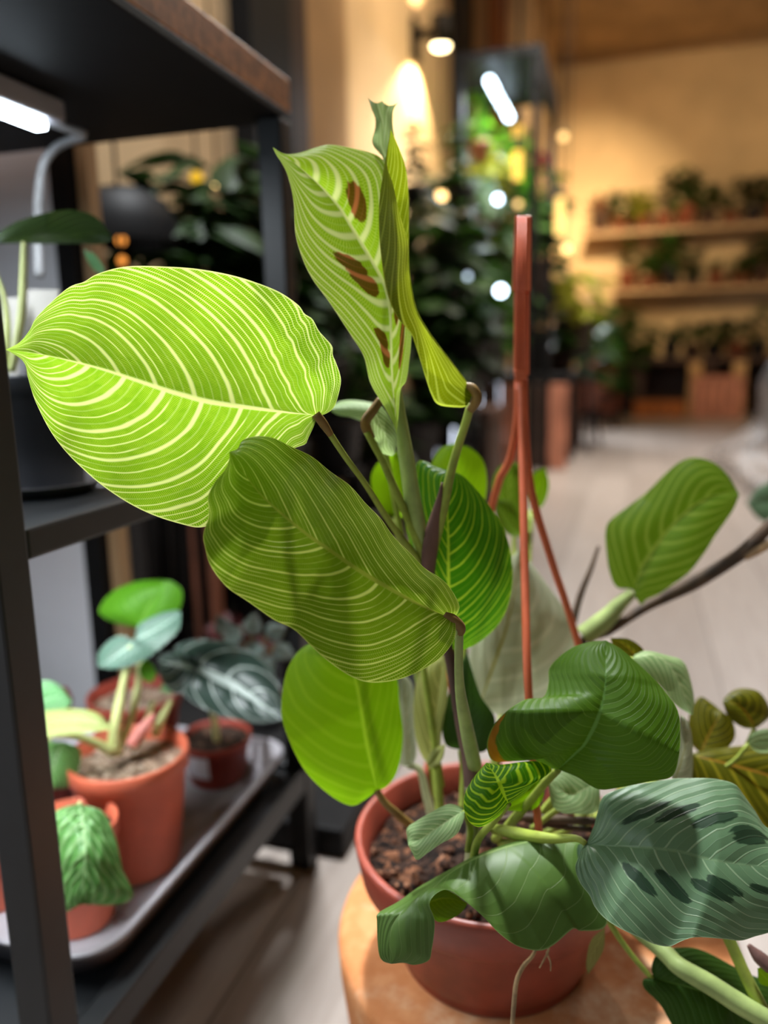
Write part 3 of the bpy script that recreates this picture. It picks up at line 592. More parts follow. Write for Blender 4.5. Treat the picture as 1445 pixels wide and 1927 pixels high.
# ceiling cornice strip on the back wall
structure(obj('trim_7', MB().tube([(-.8,YB-.03,ZC-.04),(.2,YB-.03,ZC-.03),(1.5,YB-.03,ZC-.05),(3.0,YB-.03,ZC-.03)], .02, 8), plain('cornice_tan', (150,112,70), .8)))

# ================================================================ black rack at the left
XR, Y0, Y1, XL = -.315, .322, .732, -1.42
rack = thing('shelving_rack', 'black metal shelving rack with wood-edged top shelf at the left', 'shelf', (XR-.012, Y0, 0))
for (x, y) in ((XR-.012, Y0+.012), (XR-.012, Y1-.012), (XL+.012, Y0+.012), (XL+.012, Y1-.012)):
    obj('post', MB().box((x-.012, y-.012, 0), (x+.012, y+.012, .7655)), M_black, rack, False, .002)
def shelf_unit(z, th, key):
    s = obj('shelf', MB().box((XL+.0246, Y0+.0246, z), (XR-.0246, Y1-.0246, z+.004)), M_black, rack, False)
    for n_, b in (('rail', ((XL+.0245, Y0+.003, z-th+.006), (XR-.0245, Y0+.021, z+.010))), ('rail', ((XL+.0245, Y1-.021, z-th+.006), (XR-.0245, Y1-.003, z+.010))),
                  ('rail', ((XR-.0205, Y0+.0245, z-th+.006), (XR-.001, Y1-.0245, z+.010))), ('rail', ((XL+.001, Y0+.0245, z-th+.006), (XL+.0205, Y1-.0245, z+.010)))):
        obj(n_, MB().box(*b), M_black, s, False, .002)
    return s
shelf_unit(.112, .022, 'low'); shelf_unit(.450, .014, 'mid')
obj('shelf', MB().box((XL, Y0, .766), (XR, Y1, .773)), M_blackm, rack, False, .001)['label'] = 'black metal underside of the top shelf'
obj('shelf_board', MB().box((XL, Y0, .7735), (XR, Y1, .802)), M_wood, rack, False, .001)['label'] = 'brown wooden board on the top shelf'
obj('shelf_clip', MB().ball((0,0,0), .006, 6, (1,1.6,.5)), M_grey, rack); rack.children[-1].location = onz(248,226,.762)-rack.location

M_led = emit('led_white', (225,242,255), 26.0)
e = onz(86,238,.742); led = thing('grow_light', 'white LED grow light bar under the top shelf of the black rack', 'lamp', e)
obj('housing', MB().box((e.x-.028, e.y-.42, e.z+.004), (e.x+.012, e.y+.012, e.z+.022)), M_grey, led, False, .003)
obj('diffuser', MB().box((e.x-.010, e.y-.41, e.z-.003), (e.x+.002, e.y, e.z+.0035)), M_led, led, False, .002)
M_cable = plain('cable_grey', (150,150,152), .5)
stalk('power_cord', M_cable, led, [(84,226),(130,243),(160,254),(140,262),(105,278),(82,310),(74,360),(72,430),(74,520)], [.665,.69,.70,.71,.72,.72], [7,8,8,8,9,9,9], n=50)

# ---- pots on the rack
def potted(name, label, px, py, zr, hw, h, mat, soilm, zbase, group=None, taper=.74, rimh=.16, pyb=None):
    c = onz(px, py, zr)
    if pyb: c = onz(px, pyb, zbase); zr = ony(px, py, c.y).z; c.z = zr
    R = hw/F*depth(c); base = Vector((c.x, c.y, zbase)); h = zr-zbase
    t = thing(name, label, 'plant', base, group); r = R*taper
    pt = obj('pot', MB().lathe([(0,.0005),(r*.96,.0005),(r,.002),(R*.93,h*(1-rimh)),(R*.985,h*(1-rimh)+.001),(R,h*.985),(R*.985,h),(R*.93,h*.99),(R*.9,h*.86)], base, 64), mat, t)
    mb = MB(); rg = random.Random(px); n, k = 12, 40
    for i in range(n+1):
        for j in range(k):
            rr = R*.905*i/n; a = 6.2832*j/k; mb.v.append(base+Vector((rr*math.cos(a), rr*math.sin(a), h*.87+(rg.uniform(-.002,.002) if i else 0))))
    for i in range(n):
        for j in range(k): a, b = i*k+j, i*k+(j+1) % k; mb.f.append((a, b, b+k, a+k))
    obj('soil', mb, soilm, t); return t, base, R
tray = thing('boot_tray', 'grey plastic tray with rounded corners on the lowest rack shelf', 'tray', (-.62,.545,.1165))
def rrect(x0, y0, x1, y1, r, n=8):
    o = []
    for cx, cy, a0 in ((x1-r,y0+r,-90),(x1-r,y1-r,0),(x0+r,y1-r,90),(x0+r,y0+r,180)):
        for i in range(n+1): a = math.radians(a0+90*i/n); o.append((cx+r*math.cos(a), cy+r*math.sin(a)))
    return o
mb = MB(); rings = []
for (ins, z) in ((.012,.1168),(.0,.148),(-.004,.150),(-.004,.146),(.0035,.1465),(.018,.122),(.03,.120)):
    k = len(mb.v); q = rrect(-1.30+ins,.388+ins,-.333-ins,.706-ins,.034); mb.v += [Vector((x,y,z)) for x,y in q]; rings.append((k,len(q)))
for (a,n),(b,_) in zip(rings, rings[1:]):
    for i in range(n): mb.f.append((a+i, a+(i+1)%n, b+(i+1)%n, b+i))
mb.f.append(tuple(range(rings[-1][0], rings[-1][0]+rings[-1][1]))); mb.f.append(tuple(range(rings[0][0], rings[0][0]+rings[0][1]))[::-1])
obj('basin', mb, M_grey, tray)
ZT = .1205
M_bpot = plain('pot_charcoal', (40,43,48), .4, 0, .45, .08, 20)
M_alo = leaf_mat('leaf_silver_teal', (86,120,104), (98,132,114), (170,196,180), n=9, every=1, wthick=.10, wthin=.05, tick=.1, trans=.3, tgain=.9, rough=.4, spec=.5, thin_amt=.3, mid=.03, bump=.001)
M_alod = leaf_mat('leaf_dark_white_veined', (46,66,58), (58,80,70), (196,210,204), n=4, every=1, wthick=.09, wthin=.015, tick=.1, trans=.15, tgain=.8, rough=.35, spec=.5, thin_amt=.3, mid=.06, bump=.0015)
M_alol = leaf_mat('leaf_fresh_lime', (92,162,28), (104,172,38), (124,188,60), n=8, every=1, wthick=.2, wthin=.1, tick=.1, trans=.55, tgain=1.0, rough=.5, thin_amt=.3, vamt=.5)
M_puck = leaf_mat('leaf_puckered', (96,156,76), (112,172,90), (160,204,136), n=7, every=1, wthick=.4, wthin=.2, tick=.2, trans=.35, tgain=.9, rough=.38, spec=.6, thin_amt=.5, bump=.003, vamt=.6)
M_mint = leaf_mat('leaf_mint', (112,174,112), (126,188,128), (160,210,158), n=8, every=1, wthick=.3, wthin=.1, tick=.2, trans=.4, rough=.4, spec=.5, bump=.003, vamt=.6)
M_paleleaf = leaf_mat('leaf_pale_lime', (158,174,100), (170,184,112), (192,200,140), n=8, every=1, wthick=.2, wthin=.1, tick=.2, trans=.4, rough=.5, edge=(190,140,40))
M_silver = leaf_mat('leaf_blistered_silver', (84,108,98), (120,142,134), (176,192,188), n=10, every=1, wthick=.5, wthin=.3, tick=.3, trans=.15, rough=.3, spec=.8, bump=.004, vamt=.7)
M_red = leaf_mat('leaf_dark_red', (86,40,40), (110,52,54), (140,70,70), n=8, every=1, wthick=.2, wthin=.1, tick=.1, trans=.3, rough=.4)
M_darkplant = leaf_mat('leaf_dark_green', (34,54,20), (42,64,26), (66,88,40), n=8, every=1, wthick=.15, wthin=.1, tick=.1, trans=.25, rough=.4)  # dark green of the arching leaf itself
M_petpale = plain('petiole_pale', (196,204,140), .5, 0, .3, .08, 40)
M_pink = plain('pink_sheath', (206,130,120), .5, 0, .3, .1, 40)
def rleaf(t, mat, M, A, B, dm, da, db, label=None, **kw):
    kw.setdefault('nt', 50); kw.setdefault('nv', 14); kw.setdefault('arch', .12)
    return blade('leaf', mat, t, M, A, B, dm, da, db, label=label, **kw)

pA, bA, RA = potted('alocasia_plant', 'terracotta pot of pale gritty soil with lime and silver leaves on the grey tray', 240, 1412, .225, 112, .1, M_terra, M_sand, ZT)
rleaf(pA, M_alol, [(262,1182),(272,1160),(285,1135),(305,1105)], [(262,1182),(215,1172),(186,1150),(210,1115),(255,1095),(305,1090)], [(262,1182),(320,1160),(340,1140),(342,1112),(325,1095),(305,1092)], .70, .71, .70, 'fresh lime leaf')
rleaf(pA, M_alo, [(255,1205),(235,1222),(210,1240),(185,1256)], [(255,1205),(225,1196),(198,1212),(184,1235),(185,1256)], [(255,1205),(290,1225),(265,1245),(225,1258),(185,1256)], .655, .66, .65, 'silver green leaf blade')
rleaf(pA, M_alo, [(252,1207),(280,1192),(310,1175),(341,1152)], [(252,1207),(262,1175),(300,1155),(330,1148),(341,1152)], [(252,1207),(285,1228),(318,1205),(338,1180),(341,1152)], .655, .665, .65, 'silver green leaf blade')
rleaf(pA, M_paleleaf, [(212,1372),(170,1360),(120,1358),(62,1372)], [(212,1372),(180,1340),(120,1334),(60,1345),(62,1372)], [(212,1372),(170,1378),(115,1384),(70,1390),(62,1372)], .62, .63, .61, 'pale curled leaf reaching left')
rleaf(pA, M_alol, [(270,1240),(276,1256),(282,1270),(286,1284)], [(270,1240),(262,1262),(272,1280),(286,1284)], [(270,1240),(286,1250),(294,1268),(286,1284)], .67, .67, .67)
stalk('petiole', M_petpale, pA, [(216,1420),(216,1380),(224,1330),(236,1270),(248,1215)], [.665,.66,.655], [14,11,9,7,6])
stalk('petiole', M_petpale, pA, [(222,1415),(250,1340),(262,1270),(264,1185)], [.67,.68,.70], [9,7,6,5])
stalk('petiole', M_petpale, pA, [(212,1415),(180,1398),(140,1385),(95,1382),(62,1388)], [.66,.64,.62], [10,8,7,7,6])
stalk('petiole', M_petpale, pA, [(250,1408),(272,1370),(288,1320)], [.68,.69], [9,8,5])
stalk('petiole', M_petpale, pA, [(290,1385),(305,1350),(322,1318)], [.69,.70], [8,8,5])
stalk('sheath', M_pink, pA, [(246,1404),(262,1380),(290,1345)], [.67,.68], [12,12,5], label='pink leaf sheath')

pB, bB, RB = potted('dark_alocasia', 'terracotta pot with white label under a dark white-veined leaf', 410, 1384, .215, 68, .1, M_terrad, M_dsoil, ZT, pyb=1462)
rleaf(pB, M_alod, [(368,1262),(405,1275),(450,1298),(490,1325),(532,1356)], [(368,1262),(330,1225),(350,1208),(400,1204),(450,1215),(500,1250),(528,1300),(532,1356)], [(368,1262),(345,1300),(370,1325),(410,1345),(460,1358),(500,1360),(532,1356)], [.70,.69,.67], [.72,.72,.67], [.69,.685,.67], 'dark leaf with broad white veins', arch=.15, nt=70, nv=20)
rleaf(pB, M_alod, [(368,1262),(345,1252),(320,1248),(298,1246)], [(368,1262),(355,1228),(325,1226),(300,1235),(298,1246)], [(368,1262),(350,1302),(320,1300),(300,1270),(298,1246)], .70, .715, .695, 'rear lobe of the dark leaf', arch=.1)
stalk('petiole', M_petpale, pB, [(408,1392),(400,1340),(372,1264)], [.79,.76,.702], [7,6,5])
lab = MB(); HB = ony(410,1384,bB.y).z-ZT
for i in range(9):
    a = math.radians(-122+i*6)
    for zz in (.135,.160): q = RB*(.74+.19*min(1,(zz-ZT)/(HB*.84)))*1.014; lab.v.append(Vector((bB.x+q*math.cos(a), bB.y+q*math.sin(a), zz)))
for i in range(8): lab.f.append((2*i, 2*i+2, 2*i+3, 2*i+1))
obj('label', lab, M_white, pB)['label'] = 'white paper label on the pot'

pC, bC, RC = potted('puckered_leaf_plant', 'small terracotta pot mostly hidden by a drooping puckered green leaf', 132, 1545, .205, 86, .1, M_terra, M_dsoil, ZT)
rleaf(pC, M_puck, [(150,1512),(158,1560),(160,1620),(152,1700)], [(150,1512),(105,1525),(88,1560),(92,1620),(105,1680),(120,1716),(152,1700)], [(150,1512),(195,1530),(218,1580),(232,1640),(250,1688),(200,1704),(152,1700)],
      [.545,.52,.52], [.55,.535,.53], [.55,.535,.53], 'broad puckered drooping leaf', arch=.10, nt=80, nv=30, pucker=.0011, wave=.0008, wk=3)
rleaf(pC, M_puck, [(90,1560),(60,1580),(40,1610),(36,1665)], [(90,1560),(50,1565),(26,1600),(30,1640),(36,1665)], [(90,1560),(80,1600),(62,1640),(36,1665)], .53, .535, .525, nt=40)
stalk('petiole', M_petpale, pC, [(140,1550),(146,1525),(150,1512)], [.57,.56,.546], [5,5,4])
pD, bD, RD = potted('seedling_pot', 'terracotta pot of pale soil cut off by the left edge of the photo', -22, 1515, .205, 62, .1, M_terra, M_sand, ZT)
rleaf(pD, M_mint, [(-20,1520),(-28,1480),(-40,1450)], [(-20,1520),(-50,1490),(-40,1450)], [(-20,1520),(-8,1480),(-40,1450)], .61, .61, .61, nt=24, nv=8)
pE, bE, RE = potted('sprouting_pot', 'orange rimmed pot of pale soil behind the lime leaf stems', 252, 1302, .222, 86, .1, M_terrad, M_sand, ZT)
rleaf(pE, M_mint, [(300,1300),(315,1290),(330,1285),(345,1290)], [(300,1300),(312,1278),(335,1276),(345,1290)], [(300,1300),(318,1305),(336,1300),(345,1290)], .78, .78, .78, nt=20, nv=8)
pF, bF, RF = potted('mint_leaf_plant', 'potted plant with mint green leaves behind the front rack post', 96, 1440, .185, 60, .1, M_terrad, M_dsoil, ZT)
rleaf(pF, M_mint, [(62,1335),(85,1318),(110,1312),(134,1325)], [(62,1335),(62,1292),(90,1280),(118,1295),(134,1325)], [(62,1335),(90,1340),(115,1338),(134,1325)], .64, .65, .635, 'mint green upper leaf', arch=.2)
rleaf(pF, M_red, [(100,1340),(118,1315),(130,1300),(138,1315)], [(100,1340),(105,1300),(125,1292),(138,1315)], [(100,1340),(128,1340),(136,1330),(138,1315)], .67, .67, .67, 'reddish leaf back', nt=24, nv=8)
rleaf(pF, M_puck, [(120,1395),(105,1430),(98,1460),(100,1486)], [(120,1395),(75,1400),(68,1440),(80,1475),(100,1486)], [(120,1395),(150,1410),(148,1450),(130,1480),(100,1486)], .64, .645, .645, 'green lower leaf', arch=.15)
stalk('petiole', M_petpale, pF, [(100,1455),(90,1390),(64,1336)], [.66,.65,.64], [5,5,4])
pG, bG, RG = potted('blistered_leaf_plant', 'silvery blistered-leaf plant at the back of the tray by the dark leaf', 500, 1300, .19, 50, .1, M_bpot, M_dsoil, ZT, pyb=1365)
for k, (x, y, a, s) in enumerate(((440,1195,150,48),(475,1180,80,46),(515,1190,30,46),(530,1225,-20,44),(480,1225,200,50),(450,1235,220,40),(500,1250,-60,44),(420,1180,120,40))):
    ca, sa = math.cos(math.radians(a)), -math.sin(math.radians(a)); b0 = (x-ca*s*.4, y-sa*s*.4); tp = (x+ca*s*.6, y+sa*s*.6); nx, ny = -sa*s*.4, ca*s*.4; d = .78+.012*(k % 3)
    lf = rleaf(pG, M_silver, [b0, (x, y), tp], [b0, (x+nx-ca*s*.1, y+ny-sa*s*.1), (x+nx*.7+ca*s*.3, y+ny*.7+sa*s*.3), tp], [b0, (x-nx-ca*s*.1, y-ny-sa*s*.1), (x-nx*.7+ca*s*.3, y-ny*.7+sa*s*.3), tp], d, d+.008, d-.008, nt=28, nv=10, arch=.3, wave=.002, wk=3)
    stalk('petiole', M_pulv, lf, [b0, (490+(b0[0]-490)*.4, 1265), (500, 1306)], [d, .84, .88], [3,3,3], n=12, sides=6)
stalk_leaf = thing('fallen_leaf_bit', 'dry brown leaf crumb lying in the front corner of the grey tray', 'leaf', onz(221,1728,.1205))
q = stalk_leaf.location
mb = MB()
for a, r in ((0,.006),(72,.005),(144,.007),(216,.005),(288,.006)):
    a = math.radians(a); mb.add([q+Vector((0,0,.001)), q+Vector((r*math.cos(a-.3), r*math.sin(a-.3), .003)), q+Vector((r*1.3*math.cos(a), r*1.3*math.sin(a), .0015)), q+Vector((r*math.cos(a+.3), r*math.sin(a+.3), .0025))], [(0,1,2,3)])
obj('shred', mb, plain('dry_leaf_brown', (120,80,66), .8), stalk_leaf, False)

# ---- middle shelf
ZM = .4545
c = onz(46,938,ZM); Rm = .036
sau = obj('saucer', MB().lathe([(0,0),(.036,0),(.046,.008),(.047,.0085),(.0455,.0085),(.035,.002),(0,.002)], (c.x-.012, c.y+.03, ZM), 64), M_grey)
tag(sau, 'grey saucer under the black pot on the middle shelf', 'saucer')
bp = Vector((c.x-.012, c.y+.03, ZM+.0022))
pH = thing('black_potted_plant', 'black pot on a saucer with a big arching dark leaf on the middle shelf', 'plant', bp)
hH = .085
obj('pot', MB().lathe([(0,0),(.031,0),(.0325,.002),(.0375,hH*.78),(.0405,hH*.79),(.0415,hH*.98),(.041,hH),(.0385,hH),(.037,hH*.85)], bp, 64), M_bpot, pH)
obj('soil', MB().lathe([(0,hH*.88),(.02,hH*.885),(.0375,hH*.87)], bp, 32), M_dsoil, pH)
rleaf(pH, M_darkplant, [(-40,462),(20,452),(70,448),(130,445),(185,440),(212,450)], [(-40,462),(-5,440),(30,418),(80,402),(130,395),(175,405),(200,430),(212,450)], [(-40,462),(20,458),(80,458),(140,458),(190,460),(212,450)], .55, [.56,.53,.55], [.55,.57,.55], 'arching dark green leaf', arch=.12, nt=60)
stalk('petiole', M_petpale, pH, [(46,455),(44,520),(40,600),(22,700)], [.553,.555,.56], [6,7,8,7])
stalk('petiole', M_petpale, pH, [(8,715),(14,620),(8,560),(-10,510)], [.56,.56], [8,7,5,4])
rleaf(pH, M_mint, [(192,520),(180,495),(165,475)], [(192,520),(170,500),(158,470),(165,475)], [(192,520),(196,505),(178,478),(165,475)], .58, .58, .58, 'small pale green leaf tip', nt=20, nv=8)
stalk('petiole', M_petpale, pH, [(192,520),(150,620),(60,712)], [.58,.57], [4,4,4])
for k, (x0, x1, y0_, y1_, d, lb) in enumerate(((2,40,560,715,.59,'white plant tag standing in the black pot, left of its stem'), (48,110,545,712,.60,'wider white plant tag standing in the black pot, right of its stem'))):
    a_, b_, c_, e_ = P(x0,y1_,d), P(x1-6,y1_,d), P(x1,y0_,d), P(x0+4,y0_,d)
    th = Vector((0,.0012,0)); mb = MB().add([a_,b_,c_,e_,a_+th,b_+th,c_+th,e_+th], [(0,1,2,3),(7,6,5,4),(0,4,5,1),(1,5,6,2),(2,6,7,3),(3,7,4,0)])
    t_ = thing('plant_tag', lb, 'label', a_); obj('tag_plate', mb, M_paper, t_, False)
M_glass = NT('clear_plastic'); _g = M_glass.bsdf((.9,.93,.93,1), .04, 0, .5); _g.inputs['Transmission Weight'].default_value = .95; _g.inputs['IOR'].default_value = 1.15; M_glass = M_glass.done(_g.outputs[0])
for (px, py, hw, lb, nm) in ((118, 610, 44, 'clear plastic cup behind the arching dark leaf', 'plastic_cup'), (-30, 620, 40, 'clear plastic cup at the left edge behind the black pot', 'plastic_cup')):
    d = .68; q = P(px, py, d); q = Vector((q.x, q.y, ZM)); R = hw/F*d
    t_ = thing(nm, lb, 'cup', q); obj('cup_wall', MB().lathe([(0,.0),(R*.75,0),(R,.125),(R*1.06,.128),(R*1.06,.13),(R*.97,.127),(R*.72,.003),(0,.003)], q, 40), M_glass, t_)
# ================================================================ behind the rack
a = onz(182,1285,0.15); a = P(182,1285,1.0)
cq = P(300,1000,1.62); cb = thing('dark_filler', 'black cabinet box added to darken the gap behind the rack, left of the red-brown wooden post', 'filler', (cq.x, cq.y, 0))  # black box added so the gap behind the rack stays dark
obj('filler_body', MB().box((cq.x-.075, cq.y, 0), (cq.x+.07, cq.y+.3, .60)), M_blackm, cb, False, .003); obj('door', MB().box((cq.x-.07, cq.y-.014, .02), (cq.x+.065, cq.y-.0005, .58)), M_black, cb, False, .003)
pl = obj('shade_slab', MB().box((-.95, .738, .0), (-.287, 1.95, .035)), M_blackm, None, False, .003); tag(pl, 'low flat black plinth standing in for shade on the floor just behind the rack', 'slab')  # dark slab added where the floor behind the rack is only shaded
wp = thing('white_panel', 'tall white board standing behind the left rack', 'board', (a.x-.35, a.y, 0))
obj('board', MB().box((a.x-.75, a.y, 0), (a.x, a.y+.02, .92), -.05, (a.x,a.y,0)), M_white, wp, False, .002)
obj('edge_strip', MB().box((a.x+.002, a.y-.004, 0), (a.x+.026, a.y+.03, .95)), M_blackm, wp, False)
obj('edge_strip', MB().box((a.x+.028, a.y+.01, 0), (a.x+.042, a.y+.03, .95)), M_tan, wp, False)

def cards(n, h, r, ln, wd, seed, kind='bush', z0=0.0):
    """a plant's foliage: stems with curved leaf blades"""
    rg = random.Random(seed); mb = MB()
    for i in range(n):
        a = rg.random()*6.283
        if kind == 'bush': rr = r*math.sqrt(rg.random())*.8; z = z0+h*(.15+.8*rg.random()); b = Vector((rr*math.cos(a), rr*math.sin(a), z)); el = rg.uniform(-.3,.7)
        elif kind == 'fan': b = Vector((0,0,z0)); el = rg.uniform(.5,1.4)
        else: z = z0+h*(.05+.95*i/n); b = Vector((rg.uniform(-.1,.1)*r, rg.uniform(-.1,.1)*r, z)); el = rg.uniform(-.1,.6)
        l = ln*rg.uniform(.7,1.2)*(h/ln if kind == 'fan' else 1); w = wd*rg.uniform(.7,1.2)
        d = Vector((math.cos(a)*math.cos(el), math.sin(a)*math.cos(el), math.sin(el))); s = Vector((-math.sin(a), math.cos(a), rg.uniform(-.4,.4))).normalized()
        k = 6; vs = []
        for j in range(k+1):
            t = j/k; wv = w*math.sin(math.pi*min(.98, .06+t*.94))**.8; c = b+d*l*t+Vector((0,0,-l*.45*t*t)); u = s.cross(d).normalized()
            vs += [c-s*wv*.5+u*wv*.14, c, c+s*wv*.5+u*wv*.14]
        fs = []
        for j in range(k): q = 3*j; fs += [(q,q+1,q+4,q+3), (q+1,q+2,q+5,q+4)]
        mb.add(vs, fs)
        if kind == 'bush': mb.tube([(0,0,z0*.5), (b.x*.4,b.y*.4,z0+(b.z-z0)*.5), tuple(b)], .0025, 4, cap=False)
    if kind == 'tall': mb.tube([(0,0,0),(0,0,z0+h)], .006, 6)
    return mb
def fol_mat(name, c, trans=.35, rough=.5, spec=.22, var=.25):
    t = NT(name); n = t.noise(9, t.obj(), 2); lo = tuple(v*(1-var) for v in c); hi = tuple(min(255, v*(1+var)) for v in c)
    c_ = t.mix(t.step(n, .35, .65), rgba(lo), rgba(hi)); b = t.bsdf(c_, rough, 0, spec); tr = t.n('ShaderNodeBsdfTranslucent'); t.l(c_, tr.inputs[0])
    mx = t.n('ShaderNodeMixShader'); mx.inputs[0].default_value = trans; t.l(b.outputs[0], mx.inputs[1]); t.l(tr.outputs[0], mx.inputs[2]); return t.done(mx.outputs[0])
G = {'dk': fol_mat('foliage_dark', (44,74,22), .3, .5), 'md': fol_mat('foliage_mid', (54,84,30)), 'br': fol_mat('foliage_bright', (84,140,30), .45),
     'ye': fol_mat('foliage_yellow_green', (148,150,44), .4), 'br2': fol_mat('foliage_red_brown', (110,66,36)), 'rd': fol_mat('foliage_dark_red', (72,32,32), .15), 'bk': fol_mat('foliage_unlit_black', (30,50,16), .2, .5)}  # nearly black green carries the darkness of unlit spots in its colour
M_pt = [plain('far_pot_terracotta', (130,70,44), .6), plain('far_pot_brown', (70,50,38), .6), plain('far_pot_black', (34,32,32), .5), plain('far_pot_white', (206,196,180), .5)]
protos = {}
def far_plant(loc, s, kind, col, pm, label, group=None, h=1.0, seed=1, name='potted_plant', rz=0.0):
    """a pot with foliage; s = pot radius; copies share meshes"""
    key = (kind, col, pm, seed)
    if key not in protos:
        t = thing(name, label, 'plant', (0,0,0), group)
        obj('pot', MB().lathe([(0,0),(.7,0),(.72,.02),(.93,1.3),(1,1.32),(1.02,1.6),(.95,1.6),(.9,1.4),(0,1.38)], (0,0,0), 24), M_pt[pm], t, local=True)
        f = {'bush': lambda: cards(70, 2.9, 1.3, 1.15, .75, seed, 'bush', 1.4), 'fan': lambda: cards(26, 2.9, 1.5, 2.8, .5, seed, 'fan', 1.3), 'tall': lambda: cards(36, 4.2, 1.2, 1.3, .6, seed, 'tall', 1.5)}[kind]()
        obj('foliage', f, G[col], t, local=True)
        protos[key] = t
    else:
        src = protos[key]; t = src.copy(); COL.objects.link(t)
        for ch in src.children: q = ch.copy(); COL.objects.link(q); q.parent = t
        tag(t, label, 'plant', group)
        if not group and 'group' in t: del t['group']
    t.location = loc; t.scale = (s, s, s*h); t.rotation_euler = (0,0,rz); return t

# shelves on the back wall
ORD = ['first','second','third','fourth','fifth','sixth','seventh','eighth','ninth','tenth','eleventh','twelfth']
M_ledge = plain('wall_ledge_cream', (214,184,140), .7, 0, .2, .05, 4)
zU, zL = ony(1250,437,YB-.15).z, ony(1300,545,YB-.15).z
M_rail = plain('ledge_rail_brown', (110,74,44), .6)
def ledge(z, x0, x1, lb):
    t = thing('wall_shelf', lb, 'shelf', ((x0+x1)/2, YB-.14, z-.035))
    obj('shelf_board', MB().box((x0, YB-.34, z-.018), (x1, YB-.002, z)), M_ledge, t, False, .004)
    mb = MB().box((x0, YB-.335, z+.0005), (x1, YB-.32, z+.03)); obj('front_rail', mb, M_rail, t, False); return t
ledge(zU, -.50, 1.75, 'upper long ledge on the back wall, carrying potted plants'); ledge(zL, -.22, 1.75, 'lower long ledge on the back wall, carrying potted plants')
rg = random.Random(11)
U = [('fan','br2',1),('bush','md',0),('bush','ye',0),('tall','bk',0),('bush','md',0),('bush','dk',1),('tall','dk',0),('bush','bk',2),('bush','dk',0),('fan','md',0),('bush','dk',0)]
for i, (k, c, p) in enumerate(U):
    x = -.36+i*.185; s = .080*rg.uniform(.8,1.15)
    far_plant((x, YB-.215+rg.uniform(-.01,.01), zU+.001), s, k, c, p, ORD[i]+' plant from the left on the upper wall ledge', 'potted plants on the upper wall ledge', rg.uniform(1.0,1.6), i % 4, rz=rg.random()*6)
Lw = [('tall','dk',0),('bush','md',0),('bush','dk',2),('bush','bk',2),('fan','md',0),('bush','dk',0),('bush','bk',1),('tall','md',0),('bush','md',0),('bush','dk',0)]
for i, (k, c, p) in enumerate(Lw):
    x = -.10+i*.19; s = .076*rg.uniform(.8,1.15)
    far_plant((x, YB-.215+rg.uniform(-.01,.01), zL+.001), s, k, c, p, ORD[i]+' plant from the left on the lower wall ledge', 'potted plants on the lower wall ledge', rg.uniform(.95,1.45), i % 4, rz=rg.random()*6)
# bench with plants and crates below
zb = ony(1250,672,YB-.5).z
bench = thing('plant_bench', 'long dark wooden bench of plants against the back wall', 'bench', (.5, YB-.45, 0))
obj('bench_top', MB().box((-.50, YB-.75, zb-.05), (1.75, YB-.28, zb)), M_dwood, bench, False, .004)
for x in (-.46, .05, .62, 1.15, 1.69): obj('leg', MB().box((x-.035, YB-.73, 0), (x+.035, YB-.66, zb-.051)), M_dwood, bench, False)
obj('back_board', MB().box((-.48, YB-.32, .0), (1.73, YB-.30, zb-.052)), M_dwood, bench, False)
for i in range(12):
    x = -.42+i*.18; k, c = [('bush','dk'),('bush','bk'),('tall','dk'),('bush','md'),('fan','dk'),('bush','dk')][i % 6]
    far_plant((x, YB-.5+rg.uniform(-.08,.08), zb+.001), .075*rg.uniform(.9,1.2), k, c, (2,1,2,0)[i % 4], ORD[i]+' plant from the left on the wooden bench by the back wall', 'potted plants on the back wall bench', rg.uniform(.8,1.2), (i+1) % 4, rz=rg.random()*6)
M_ltwood = plain('pale_wood', (176,140,92), .6, 0, .3, .15, 10)
def crate(x, y, w, h, mt, lb):
    t = thing('wooden_crate', lb, 'crate', (x, y, 0.0)); n = max(3, int(w/.07)); sw = w/n
    obj('back_panel', MB().box((x-w/2, y+.13, .004), (x+w/2, y+.145, h-.03)), M_dwood, t, False)
    for i in range(n): obj('slat', MB().box((x-w/2+i*sw+.006, y-.15, .004), (x-w/2+(i+1)*sw-.006, y-.138, h-.03)), mt, t, False)
    obj('rim_board', MB().box((x-w/2, y-.152, h-.029), (x+w/2, y+.145, h)), mt, t, False); return t
yb = YB-.82
crate(ony(1240,760,yb).x, yb, .42, .13, M_owood, 'low orange-brown slatted crate on the floor before the bench')
crate(ony(1348,740,yb).x, yb, .40, .34, M_rwood, 'tall red-brown slatted crate before the bench, further right')
crate(ony(1425,742,yb).x+.12, yb, .30, .30, M_dwood, 'dark slatted crate by the bench at the right edge of the photo')
for k, (px, lb) in enumerate(((1307,'pale timber post beside the red-brown crate'), (1390,'pale timber post between the two taller crates'))):
    q = ony(px, 720, yb-.02); tag(obj('timber_post', MB().box((q.x-.05, q.y-.04, 0), (q.x+.05, q.y+.04, .46)), M_ltwood, None, False, .004), lb, 'post')

# ================================================================ middle distance: table, display rack, dense plants
tq = onz(1058,884,0); ty0 = tq.y
tbl = thing('display_table', 'dark wooden display table with plank ends, covered in plants', 'table', (tq.x-.45, ty0+.4, 0))
zt = P(1050,705,depth(tq)+.05).z
obj('table_top', MB().box((tq.x-1.0+.34, ty0+.02, zt-.04), (tq.x+.02, ty0+1.3, zt)), M_blackm, tbl, False, .004)
for k in range(4): obj('end_plank', MB().box((tq.x-.07-k*.11, ty0, 0), (tq.x+.015-k*.11, ty0+.03, zt-.041)), (M_rwood, M_dwood, M_rwood, M_dwood)[k], tbl, False, .003)
for yy in (.35,.75,1.2): obj('side_post', MB().box((tq.x-.03, ty0+yy, 0), (tq.x+.018, ty0+yy+.07, zt-.041)), M_dwood, tbl, False)
